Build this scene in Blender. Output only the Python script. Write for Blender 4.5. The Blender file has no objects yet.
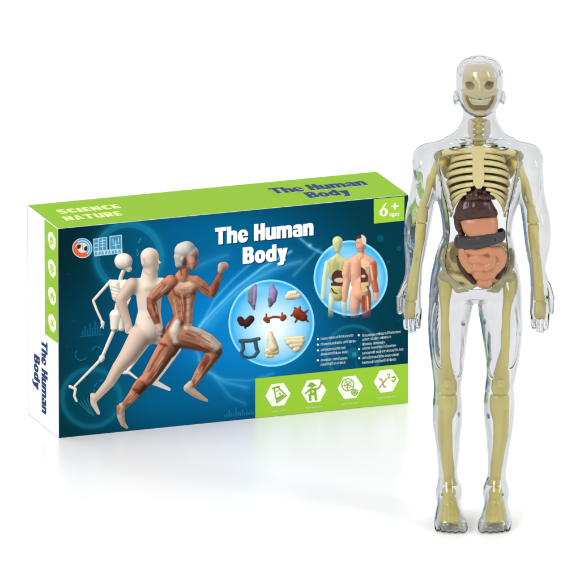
import bpy, math
import numpy as np
from mathutils import Vector

# ------------------------------------------------------------------ camera, world, lamps, exposure
sc = bpy.context.scene
col = sc.collection
S = 0.0006                      # metres per photo pixel at the aim point
SE = 0.2713                     # sine of the camera's elevation
EL = math.asin(SE); CE = math.cos(EL)
DIST = 10.0
cam_d = bpy.data.cameras.new("camera"); cam = bpy.data.objects.new("camera", cam_d); col.objects.link(cam)
cam_d.sensor_width = 36.0
cam_d.lens = 36.0 * DIST / (580 * S)
cam_d.clip_start = 0.5; cam_d.clip_end = 100.0
cam.location = (0, -DIST * CE, DIST * SE)
cam.rotation_euler = (math.pi / 2 - EL, 0, 0)
sc.camera = cam

world = bpy.data.worlds.new("World"); sc.world = world; world.use_nodes = True
wt = world.node_tree; wt.nodes.clear()
w_out = wt.nodes.new("ShaderNodeOutputWorld"); w_bg = wt.nodes.new("ShaderNodeBackground")
w_tc = wt.nodes.new("ShaderNodeTexCoord"); w_sep = wt.nodes.new("ShaderNodeSeparateXYZ")
w_mr = wt.nodes.new("ShaderNodeMapRange"); w_mr.interpolation_type = 'SMOOTHSTEP'
w_mr.inputs[1].default_value = -0.9; w_mr.inputs[2].default_value = 0.5
w_mr.inputs[3].default_value = 0.62; w_mr.inputs[4].default_value = 1.2
w_bg.inputs[0].default_value = (1, 1, 1, 1)
wt.links.new(w_tc.outputs["Generated"], w_sep.inputs[0])
wt.links.new(w_sep.outputs["Y"], w_mr.inputs[0])
wt.links.new(w_mr.outputs[0], w_bg.inputs[1])
wt.links.new(w_bg.outputs[0], w_out.inputs[0])

def area(name, loc, target, size, power, colr=(1, 1, 1)):
    d = bpy.data.lights.new(name, 'AREA'); d.shape = 'RECTANGLE'
    d.size, d.size_y = size; d.energy = power; d.color = colr
    o = bpy.data.objects.new(name, d); col.objects.link(o); o.location = loc
    o.rotation_euler = (Vector(target) - Vector(loc)).to_track_quat('-Z', 'Y').to_euler()
    return o
area("softbox_key", (-1.1, -2.0, 1.5), (0, -0.4, 0.12), (0.8, 0.8), 20)
area("softbox_strip", (1.5, -1.3, 0.9), (0.1, -0.45, 0.15), (0.25, 1.0), 7)

sc.view_settings.view_transform = 'Standard'; sc.view_settings.look = 'None'
sc.view_settings.exposure = 0.0; sc.view_settings.gamma = 1.0
sc.render.engine = 'CYCLES'
cy = sc.cycles
cy.max_bounces = 28; cy.transmission_bounces = 24; cy.transparent_max_bounces = 24
cy.glossy_bounces = 8; cy.diffuse_bounces = 5
cy.caustics_refractive = True; cy.caustics_reflective = True; cy.blur_glossy = 0.3
cy.use_denoising = True

# ------------------------------------------------------------------ helpers: colour, materials, objects
def lin(c):
    c = np.asarray(c, dtype=np.float64) / 255.0
    return np.where(c <= 0.04045, c / 12.92, ((c + 0.055) / 1.055) ** 2.4)

def mat_plain(name, rgb, rough=0.4, spec=0.5, noise_scale=60, noise_amt=0.12, bump=0.05, coat=0.0, sss=0.0, bump_scale=250):
    m = bpy.data.materials.new(name); m.use_nodes = True
    nt = m.node_tree; p = nt.nodes["Principled BSDF"]
    tc = nt.nodes.new("ShaderNodeTexCoord")
    n = nt.nodes.new("ShaderNodeTexNoise"); n.inputs["Scale"].default_value = noise_scale; n.inputs["Detail"].default_value = 4
    nt.links.new(tc.outputs["Object"], n.inputs["Vector"])
    r = nt.nodes.new("ShaderNodeValToRGB")
    c = lin(rgb)
    r.color_ramp.elements[0].position = 0.3; r.color_ramp.elements[1].position = 0.7
    r.color_ramp.elements[0].color = (*(c * (1 - noise_amt)), 1)
    r.color_ramp.elements[1].color = (*np.minimum(c * (1 + noise_amt), 0.95), 1)
    nt.links.new(n.outputs["Fac"], r.inputs[0]); nt.links.new(r.outputs[0], p.inputs["Base Color"])
    p.inputs["Roughness"].default_value = rough
    p.inputs["Specular IOR Level"].default_value = spec
    p.inputs["Coat Weight"].default_value = coat; p.inputs["Coat Roughness"].default_value = 0.12
    if sss:
        p.inputs["Subsurface Weight"].default_value = sss
        p.inputs["Subsurface Radius"].default_value = (0.004, 0.003, 0.0015)
        p.inputs["Subsurface Scale"].default_value = 0.5
    if bump:
        n2 = nt.nodes.new("ShaderNodeTexNoise"); n2.inputs["Scale"].default_value = bump_scale; n2.inputs["Detail"].default_value = 3
        nt.links.new(tc.outputs["Object"], n2.inputs["Vector"])
        b = nt.nodes.new("ShaderNodeBump"); b.inputs["Strength"].default_value = bump; b.inputs["Distance"].default_value = 0.001
        nt.links.new(n2.outputs["Fac"], b.inputs["Height"]); nt.links.new(b.outputs[0], p.inputs["Normal"])
    return m

def mat_print():
    m = bpy.data.materials.new("printed_card"); m.use_nodes = True
    nt = m.node_tree; p = nt.nodes["Principled BSDF"]
    a = nt.nodes.new("ShaderNodeAttribute"); a.attribute_name = "Col"
    nt.links.new(a.outputs["Color"], p.inputs["Base Color"]); nt.links.new(a.outputs["Alpha"], p.inputs["Alpha"])
    p.inputs["Roughness"].default_value = 0.35; p.inputs["Specular IOR Level"].default_value = 0.02
    tc = nt.nodes.new("ShaderNodeTexCoord")
    n = nt.nodes.new("ShaderNodeTexNoise"); n.inputs["Scale"].default_value = 40
    nt.links.new(tc.outputs["Object"], n.inputs["Vector"])
    b = nt.nodes.new("ShaderNodeBump"); b.inputs["Strength"].default_value = 0.03; b.inputs["Distance"].default_value = 0.002
    nt.links.new(n.outputs["Fac"], b.inputs["Height"]); nt.links.new(b.outputs[0], p.inputs["Normal"])
    return m

def mat_clear(name, absorb, rough=0.015):
    m = bpy.data.materials.new(name); m.use_nodes = True
    nt = m.node_tree; nt.nodes.clear()
    out = nt.nodes.new("ShaderNodeOutputMaterial")
    g = nt.nodes.new("ShaderNodeBsdfGlass"); g.inputs["IOR"].default_value = 1.46
    g.inputs["Roughness"].default_value = rough; g.inputs["Color"].default_value = (0.99, 0.992, 0.995, 1)
    tc = nt.nodes.new("ShaderNodeTexCoord")
    n = nt.nodes.new("ShaderNodeTexNoise"); n.inputs["Scale"].default_value = 55; n.inputs["Detail"].default_value = 2
    nt.links.new(tc.outputs["Object"], n.inputs["Vector"])
    b = nt.nodes.new("ShaderNodeBump"); b.inputs["Strength"].default_value = 0.12; b.inputs["Distance"].default_value = 0.0015
    nt.links.new(n.outputs["Fac"], b.inputs["Height"]); nt.links.new(b.outputs[0], g.inputs["Normal"])
    v = nt.nodes.new("ShaderNodeVolumeAbsorption"); v.inputs["Color"].default_value = (0.42, 0.43, 0.46, 1)
    v.inputs["Density"].default_value = absorb
    nt.links.new(g.outputs[0], out.inputs["Surface"]); nt.links.new(v.outputs[0], out.inputs["Volume"])
    return m

M_PRINT = mat_print()
M_CARD = mat_plain("white_card", (245, 245, 243), 0.45, 0.3, 30, 0.02, 0.02)
M_BONE = mat_plain("cream_bone_plastic", (238, 223, 124), 0.28, 0.5, 45, 0.06, 0.08, coat=0.4, sss=0.12)
M_RIB = mat_plain("pale_rib_plastic", (196, 183, 126), 0.24, 0.5, 45, 0.06, 0.08, coat=0.6, sss=0.12)
M_TOOTH = mat_plain("cream_tooth_plastic", (236, 226, 180), 0.3, 0.5, 60, 0.04, 0.03)
M_TEETH = mat_plain("ivory_teeth_plastic", (236, 230, 200), 0.3, 0.5, 60, 0.04, 0.03)
M_LIVER = mat_plain("dark_maroon_plastic", (58, 24, 18), 0.3, 0.4, 40, 0.2, 0.15, coat=0.15)
M_SALMON = mat_plain("salmon_plastic", (186, 126, 90), 0.34, 0.5, 40, 0.08, 0.1, sss=0.1)
M_COLON = mat_plain("charcoal_plastic", (52, 50, 52), 0.4, 0.45, 70, 0.25, 0.25)
M_LUNG = mat_plain("brown_lung_plastic", (70, 56, 34), 0.45, 0.4, 50, 0.15, 0.1)
M_SKULL = mat_plain("pale_skull_plastic", (236, 224, 168), 0.28, 0.5, 45, 0.05, 0.06, coat=0.5, sss=0.1)
M_MOUTH_SHADE = mat_plain("olive_mouth_shade", (142, 112, 22), 0.4, 0.4, 60, 0.12, 0.08)  # bone in the mouth's shade, painted as a dark olive base colour
M_MILKY = mat_plain("milky_plastic", (236, 236, 230), 0.2, 0.6, 60, 0.03, 0.05, coat=0.6)
M_MILKY.node_tree.nodes["Principled BSDF"].inputs["Transmission Weight"].default_value = 0.55
M_CLEAR = mat_clear("clear_plastic", 250.0, 0.05)

def link(name, me, m, parent=None, loc=None):
    o = bpy.data.objects.new(name, me); col.objects.link(o)
    if m is not None: me.materials.append(m)
    if parent is not None: o.parent = parent
    if loc is not None: o.location = loc
    return o

def mesh_np(name, verts, quads, smooth=True):
    me = bpy.data.meshes.new(name)
    verts = np.ascontiguousarray(verts, dtype=np.float32); quads = np.ascontiguousarray(quads, dtype=np.int32)
    k = quads.shape[1]
    me.vertices.add(len(verts)); me.vertices.foreach_set("co", verts.ravel())
    me.loops.add(quads.size); me.loops.foreach_set("vertex_index", quads.ravel())
    me.polygons.add(len(quads))
    me.polygons.foreach_set("loop_start", np.arange(0, quads.size, k, dtype=np.int32))
    me.update(calc_edges=True)
    me.validate()
    me.polygons.foreach_set("use_smooth", np.full(len(me.polygons), smooth))
    return me

def ground_y(v):
    # world Y of the ground point that lands on photo row v, and the scale (m per px) there
    up = 290 - v
    y = up * S / SE
    for _ in range(30):
        k = S * (DIST + y * CE) / DIST
        y = up * k / SE
    return y, S * (DIST + y * CE) / DIST

# ------------------------------------------------------------------ the surface
def build_floor():
    m = bpy.data.materials.new("glossy_white_surface"); m.use_nodes = True
    nt = m.node_tree; p = nt.nodes["Principled BSDF"]
    p.inputs["Base Color"].default_value = (0.96, 0.96, 0.96, 1)
    p.inputs["Specular IOR Level"].default_value = 0.32
    n = nt.nodes.new("ShaderNodeTexNoise"); n.inputs["Scale"].default_value = 3
    r = nt.nodes.new("ShaderNodeMapRange"); r.inputs[3].default_value = 0.27; r.inputs[4].default_value = 0.33
    nt.links.new(n.outputs["Fac"], r.inputs[0]); nt.links.new(r.outputs[0], p.inputs["Roughness"])
    v = np.array([(-5, -6, 0), (5, -6, 0), (5, 8, 0), (-5, 8, 0)], dtype=float)
    o = link("floor", mesh_np("floor", v, [[0, 1, 2, 3]], False), m)
    o["kind"] = "structure"; o["label"] = "glossy white tabletop under the box and the figure"
build_floor()

# ================================================================== PRINTED BOX
TH = math.atan(0.3627)
box_y, KB = ground_y(438.4)
WB = 349.3 / math.cos(TH); DB = 31.5 / math.sin(TH); HB = 208.9 / CE
# the far end of the box is a little farther away: use the scale of its middle
KB = KB * 1.0035
box = bpy.data.objects.new("package_box", None); col.objects.link(box)
box.location = ((58.5 - 290) * KB / 1.0035, box_y, 0); box.rotation_euler = (0, 0, TH)
box["label"] = "long blue and green printed carton with running figures on its front"; box["category"] = "box"

FACES = {   # photo-space origin, e1, e2 of each face; and how (a, b) becomes box-local px
    'front': ((58.5, 438.4), (349.3, -34.3), (0.0, -208.9), lambda a, b, o: (a * WB, 0 * a - o, b * HB)),
    'top':   ((58.7, 229.6), (349.0, -34.3), (-31.6, -23.6), lambda a, b, o: (a * WB, b * DB, 0 * a + HB + o)),
    'side':  ((58.5, 438.4), (-31.2, -23.4), (0.0, -208.9), lambda a, b, o: (0 * a - o, a * DB, b * HB)),
}
def inv_face(f, u, v):
    o, e1, e2, _ = FACES[f]
    det = e1[0] * e2[1] - e1[1] * e2[0]
    du, dv = u - o[0], v - o[1]
    return (du * e2[1] - dv * e2[0]) / det, (e1[0] * dv - e1[1] * du) / det

class Ink:
    """A printed patch: a fine grid on one face of the box, an ink colour and an ink coverage per grid point."""
    def __init__(self, face, bbox, res, ab=None):
        self.face = face; o, e1, e2, _ = FACES[face]
        if ab is None:
            cs = [inv_face(face, u, v) for u in (bbox[0], bbox[2]) for v in (bbox[1], bbox[3])]
            a0, a1 = min(c[0] for c in cs), max(c[0] for c in cs); b0, b1 = min(c[1] for c in cs), max(c[1] for c in cs)
            a0, b0 = max(a0, 0.0015), max(b0, 0.0025); a1, b1 = min(a1, 0.9985), min(b1, 0.9975)
        else:
            a0, a1, b0, b1 = ab
        L1 = math.hypot(*e1); L2 = math.hypot(*e2)
        na = max(2, int((a1 - a0) * L1 / res)); nb = max(2, int((b1 - b0) * L2 / res))
        a = np.linspace(a0, a1, na + 1); b = np.linspace(b0, b1, nb + 1)
        self.A, self.B = np.meshgrid(a, b, indexing='ij')
        self.U = o[0] + self.A * e1[0] + self.B * e2[0]; self.V = o[1] + self.A * e1[1] + self.B * e2[1]
        self.rgb = np.zeros(self.U.shape + (3,)); self.alpha = np.zeros(self.U.shape)
        self.res = res
    def over(self, mask, rgb):
        mask = np.clip(mask, 0, 1)
        rgb = np.asarray(rgb, dtype=float)
        na = self.alpha + mask * (1 - self.alpha)
        w = np.where(na > 1e-6, mask / np.maximum(na, 1e-6), 0)[..., None]
        self.rgb = self.rgb * (1 - w) + rgb * w
        self.alpha = na
    def tint(self, mask, rgb):          # recolour existing ink only
        w = np.clip(mask, 0, 1)[..., None]
        self.rgb = self.rgb * (1 - w) + np.asarray(rgb, dtype=float) * w
    def sd_cover(self, sd):             # sd > 0 inside, photo px
        return np.clip(sd / self.res + 0.5, 0, 1)
    def ell(self, cx, cy, rx, ry=None, rot=0.0):
        ry = rx if ry is None else ry
        c, s = math.cos(rot), math.sin(rot)
        x = (self.U - cx) * c + (self.V - cy) * s; y = -(self.U - cx) * s + (self.V - cy) * c
        k0 = np.sqrt((x / rx) ** 2 + (y / ry) ** 2); k1 = np.sqrt((x / rx ** 2) ** 2 + (y / ry ** 2) ** 2) + 1e-9
        return -k0 * (k0 - 1) / k1
    def line(self, pts, r0, r1=None):
        r1 = r0 if r1 is None else r1
        best = np.full(self.U.shape, -1e9); n = len(pts) - 1
        for i in range(n):
            (x0, y0), (x1, y1) = pts[i], pts[i + 1]
            dx, dy = x1 - x0, y1 - y0; L = dx * dx + dy * dy + 1e-9
            t = np.clip(((self.U - x0) * dx + (self.V - y0) * dy) / L, 0, 1)
            d = np.hypot(self.U - x0 - t * dx, self.V - y0 - t * dy)
            r = r0 + (r1 - r0) * (i + t) / n
            best = np.maximum(best, r - d)
        return best
    def poly(self, pts):
        n = len(pts); inside = np.zeros(self.U.shape, bool); dist = np.full(self.U.shape, 1e9)
        for i in range(n):
            (x0, y0), (x1, y1) = pts[i], pts[(i + 1) % n]
            cond = (y0 > self.V) != (y1 > self.V)
            xi = x0 + (self.V - y0) * (x1 - x0) / ((y1 - y0) if abs(y1 - y0) > 1e-9 else 1e-9)
            inside ^= cond & (self.U < xi)
            dx, dy = x1 - x0, y1 - y0; L = dx * dx + dy * dy + 1e-9
            t = np.clip(((self.U - x0) * dx + (self.V - y0) * dy) / L, 0, 1)
            dist = np.minimum(dist, np.hypot(self.U - x0 - t * dx, self.V - y0 - t * dy))
        return np.where(inside, dist, -dist)
    def build(self, name, off, parent, label=None):
        pos = FACES[self.face][3]
        na, nb = self.U.shape
        X, Y, Z = pos(self.A, self.B, off)
        P = np.stack([X, Y, Z], -1).reshape(-1, 3) * KB
        idx = np.arange(na * nb).reshape(na, nb)
        Q = np.stack([idx[:-1, :-1], idx[1:, :-1], idx[1:, 1:], idx[:-1, 1:]], -1)
        am = np.maximum.reduce([self.alpha[:-1, :-1], self.alpha[1:, :-1], self.alpha[1:, 1:], self.alpha[:-1, 1:]])
        Q = Q[am > 0.04]
        if self.face == 'side': Q = Q[:, ::-1]
        used = np.zeros(na * nb, bool); used[Q.ravel()] = True
        remap = np.cumsum(used) - 1
        me = mesh_np(name, P[used], remap[Q], False)
        ca = me.color_attributes.new("Col", 'FLOAT_COLOR', 'POINT')
        rgba = np.concatenate([lin(np.clip(self.rgb, 0, 255)).reshape(-1, 3), self.alpha.reshape(-1, 1)], 1)[used]
        ca.data.foreach_set("color", rgba.astype(np.float32).ravel())
        o = link(name, me, M_PRINT, parent)
        if label: o["label"] = label
        return o

def blur(a, n):
    for _ in range(2):
        for ax in (0, 1):
            p = np.concatenate([np.repeat(np.take(a, [0], ax), n, ax), a, np.repeat(np.take(a, [-1], ax), n, ax)], ax)
            c = np.cumsum(p, ax)
            z = np.zeros_like(np.take(c, [0], ax)); c = np.concatenate([z, c], ax)
            L = a.shape[ax]; w = 2 * n + 1
            a = (np.take(c, range(w, w + L), ax) - np.take(c, range(0, L), ax)) / w
    return a

def figure_art(ink, prims, light=(-0.45, -0.55, 0.7), amb=0.55, soft=1.2, gain=0.62):
    """Illustration of a rounded figure: prims are (points, r0, r1, z, rgb) strokes in photo px."""
    H = np.full(ink.U.shape, -1e3); cover = np.full(ink.U.shape, -1e9); C = np.zeros(ink.U.shape + (3,))
    for pts, r0, r1, z, rgb in prims:
        n = len(pts) - 1
        for i in range(n):
            (x0, y0), (x1, y1) = pts[i], pts[i + 1]
            ra = r0 + (r1 - r0) * i / n if r1 is not None else r0[i]; rb = r0 + (r1 - r0) * (i + 1) / n if r1 is not None else r0[i + 1]
            dx, dy = x1 - x0, y1 - y0; L = dx * dx + dy * dy + 1e-9
            t = np.clip(((ink.U - x0) * dx + (ink.V - y0) * dy) / L, 0, 1)
            d = np.hypot(ink.U - x0 - t * dx, ink.V - y0 - t * dy); r = ra + (rb - ra) * t
            h = z + np.sqrt(np.maximum(r * r - d * d, 0)) * 0.9
            ins = (d < r) & (h > H)
            H = np.where(ins, h, H); C[ins] = rgb
            cover = np.maximum(cover, r - d)
    inside = H > -100
    n = max(1, int(soft / ink.res * 0.5))
    w = blur(inside.astype(float), n) + 1e-6
    Hs = blur(np.where(inside, H, 0), n) / w
    Cs = np.stack([blur(np.where(inside, C[..., k], 0), max(1, n // 2)) / (blur(inside.astype(float), max(1, n // 2)) + 1e-6) for k in range(3)], -1)
    gu = np.gradient(Hs, axis=0) / ink.res; gv = -np.gradient(Hs, axis=1) / ink.res
    gu = gu - 0 * gv
    nz = 1 / np.sqrt(1 + gu * gu + gv * gv)
    lx, ly, lz = light; Ln = math.sqrt(lx * lx + ly * ly + lz * lz)
    sh = (-gu * lx - gv * ly + lz) * nz / Ln
    sh = amb + gain * np.clip(sh, 0, 1)
    ink.over(ink.sd_cover(cover), np.clip(Cs * sh[..., None], 0, 255))

# ---- lettering drawn as solid heavy strokes
def gl(ch, x, y):
    B = lambda x0, y0, x1, y1: (x >= x0) & (x <= x1) & (y >= y0) & (y <= y1)
    E = lambda cx, cy, rx, ry, n=2.5: (np.abs((x - cx) / rx) ** n + np.abs((y - cy) / ry) ** n) <= 1
    xh = .73
    arch = lambda x0, x1: (E((x0 + x1) / 2, xh - .27, (x1 - x0) / 2, .28, 3) & (y > xh - .27)) | B((x0 + x1) / 2, 0, x1, xh - .26)
    if ch == 'T': return (B(0, .77, .66, 1) | B(.2, 0, .46, 1)), .66
    if ch == 'h': return (B(0, 0, .25, 1) | (arch(.12, .6) & (x > .2))) & ~(B(.25, -.1, .34, .42) | E(.295, .42, .045, .08)), .6
    if ch == 'n': return (B(0, 0, .25, xh) | (arch(.12, .6) & (x > .2))) & ~(B(.25, -.1, .34, .42) | E(.295, .42, .045, .08)), .6
    if ch == 'm':
        return (B(0, 0, .24, xh) | (arch(.1, .57) & (x > .2)) | (arch(.44, .91) & (x > .5))) & ~(B(.24, -.1, .325, .44) | E(.282, .44, .042, .07) | B(.57, -.1, .655, .44) | E(.612, .44, .042, .07)), .91
    if ch == 'u': return (B(.35, 0, .6, xh) | B(0, .25, .25, xh) | (E(.24, .26, .24, .28, 3) & (y < .27)) | B(.24, .0, .4, .1)) & ~(B(.25, .3, .35, 1) | E(.3, .3, .05, .09)), .6
    if ch == 'e': return E(.29, .36, .3, .385, 2.4) & ~E(.3, .49, .075, .085) & ~((y > .26) & (y < .35) & (x > .28)), .58
    if ch == 'a':
        return ((E(.3, .47, .28, .27, 3) & (y > .4)) | B(.33, 0, .58, .48) | (E(.26, .22, .26, .23, 2.6))) & ~E(.28, .23, .055, .085) & ~((y > .42) & (y < .5) & (x < .3)), .58
    if ch == 'o': return E(.3, .36, .3, .385, 2.3) & ~E(.3, .36, .065, .15), .6
    if ch == 'd': return (E(.28, .36, .28, .385, 2.5) | B(.34, 0, .6, 1)) & ~E(.29, .36, .055, .15), .6
    if ch == 'y':
        return (((x >= .0 + (xh - y) * .28) & (x <= .27 + (xh - y) * .28) & (y <= xh) & (y > -.05)) | ((x >= .34 - (xh - y) * .24) & (x <= .6 - (xh - y) * .24) & (y <= xh) & (y > -.27)) | B(.02, -.29, .28, -.12)), .6
    if ch == 'H': return B(0, 0, .26, 1) | B(.38, 0, .64, 1) | B(.1, .4, .5, .62), .64
    if ch == 'B':
        return (B(0, 0, .36, 1) | E(.34, .74, .27, .26, 2.6) | E(.35, .29, .3, .29, 2.6)) & (x >= 0) & ~E(.31, .7, .055, .09) & ~E(.32, .3, .06, .11), .65
    if ch == 'S': return (E(.3, .72, .3, .29, 3) | E(.3, .28, .3, .29, 3)) & ~((x > .27) & (y > .57) & (y < .74)) & ~((x < .33) & (y > .26) & (y < .43)), .6
    if ch == 'C': return E(.3, .5, .3, .51, 3) & ~((x > .27) & (y > .3) & (y < .7)), .58
    if ch == 'I': return B(0, 0, .27, 1), .27
    if ch == 'E': return (B(0, 0, .5, 1)) & ~B(.27, .24, .6, .4) & ~B(.27, .6, .6, .76), .5
    if ch == 'N': return B(0, 0, .22, 1) | B(.42, 0, .64, 1) | ((np.abs(x - (.11 + (1 - y) * .42)) < .14) & (y >= 0) & (y <= 1)), .64
    if ch == 'A': return ((np.abs(x - .33) <= .12 + (1 - y) * .2) & (y >= 0) & (y <= 1)) & ~((np.abs(x - .33) < .07) & (y < .2)) & ~((np.abs(x - .33) < .05) & (y > .38) & (y < .58)), .66
    if ch == 'U': return (B(0, .25, .25, 1) | B(.37, .25, .62, 1) | (E(.31, .28, .31, .29, 3) & (y < .3))) & ~B(.25, .28, .37, 1.1), .62
    if ch == 'R': return (B(0, 0, .26, 1) | E(.32, .7, .28, .3, 3) & (x > 0) | ((np.abs(x - (.36 + (.45 - y) * .25)) < .14) & (y >= 0) & (y < .5))) & ~E(.31, .7, .05, .1), .62
    if ch == '6': return (E(.27, .3, .27, .31, 2.1) | ((np.abs(x - (.12 + .5 * np.maximum(y - .3, 0) ** 1.4)) < .1 - .05 * y) & (y > .3) & (y < 1))) & ~E(.27, .3, .085, .2, 2), .54
    if ch == 's':
        y = y / .73
        return (E(.26, .72, .26, .29, 3) | E(.26, .28, .26, .29, 3)) & ~((x > .24) & (y > .57) & (y < .74)) & ~((x < .28) & (y > .26) & (y < .43)), .52
    if ch == 'g': return ((E(.28, .36, .28, .385, 2.5) | B(.34, -.2, .6, .73) | B(.06, -.28, .5, -.08)) & ~E(.29, .36, .08, .17)), .6
    if ch == '+': return B(0, .36, .6, .52) | B(.22, .1, .38, .78), .6
    return np.zeros(x.shape, bool), .28

def text_w(s, sp): return sum(gl(c, np.zeros((1, 1)), np.zeros((1, 1)))[1] + sp for c in s) - sp
def letter(ink, s, start, total, up, rgb, sp=.035, strength=1.0):
    """Write s from photo point start along vector total (whole width), letters rising along up."""
    w = text_w(s, sp); ax, ay = total[0] / w, total[1] / w
    det = ax * up[1] - ay * up[0]
    acc = np.zeros(ink.U.shape); n = 3
    o, e1, e2, _ = FACES[ink.face]
    for i in range(n):
        for j in range(n):
            du = ink.U + ((i + .5) / n - .5) * ink.res - start[0]; dv = ink.V + ((j + .5) / n - .5) * ink.res - start[1]
            x = (du * up[1] - dv * up[0]) / det; y = (ax * dv - ay * du) / det
            m = np.zeros(ink.U.shape, bool); cx = 0
            for c in s:
                g, gw = gl(c, x - cx, y); m |= g; cx += gw + sp
            acc += m
    ink.over(acc / (n * n) * strength, rgb)

rng = np.random.default_rng(7)
def squiggle_line(ink, x0, y0, x1, y1, h, rgb, strength):
    """One line of very small print: runs of little upright and level marks."""
    L = x1 - x0; u = 0.0
    while u < L:
        wl = rng.uniform(5, 13)
        t = 0.0
        while t < min(wl, L - u):
            cx = x0 + u + t; cyv = y0 + (y1 - y0) * (u + t) / L
            k = rng.integers(0, 6); D = lambda pts, r=.2: ink.over(ink.sd_cover(ink.line(pts, r)) * strength, rgb)
            if k == 0: D([(cx, cyv), (cx, cyv - h * 1.45)])
            elif k == 1: D([(cx, cyv), (cx, cyv - h), (cx + .95, cyv - h), (cx + 1.05, cyv)]); t += .6
            elif k == 2: D([(cx, cyv - h), (cx, cyv - .1), (cx + 1, cyv - .1), (cx + 1, cyv - h)]); t += .6
            elif k == 5: D([(cx, cyv - h), (cx + .1, cyv)]); D([(cx, cyv - h * .9), (cx + .7, cyv - h)])
            else:
                D([(cx + .5 + .52 * math.cos(q), cyv - h * .5 - h * .48 * math.sin(q)) for q in np.linspace(.5 if k == 4 else 0, 5.6 if k == 4 else 6.3, 9)]); t += .6
                if k == 4: D([(cx + .1, cyv - h * .55), (cx + .95, cyv - h * .55)], .14)
                elif rng.random() < .4: D([(cx + 1.05, cyv), (cx + 1.05, cyv - h * 1.4)])
            t += rng.uniform(.85, 1.0)
        u += wl + 1.2

# carton body with softened edges
def build_carton():
    import bmesh
    bm = bmesh.new(); bmesh.ops.create_cube(bm, size=1)
    for v in bm.verts:
        v.co = Vector(((v.co.x + .5) * WB, (v.co.y + .5) * DB, (v.co.z + .5) * HB)) * KB
    bmesh.ops.bevel(bm, geom=list(bm.edges), offset=0.5 * KB, segments=2, affect='EDGES', profile=.6)
    me = bpy.data.meshes.new("carton"); bm.to_mesh(me); bm.free()
    return link("carton", me, M_CARD, box)
build_carton()

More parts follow.
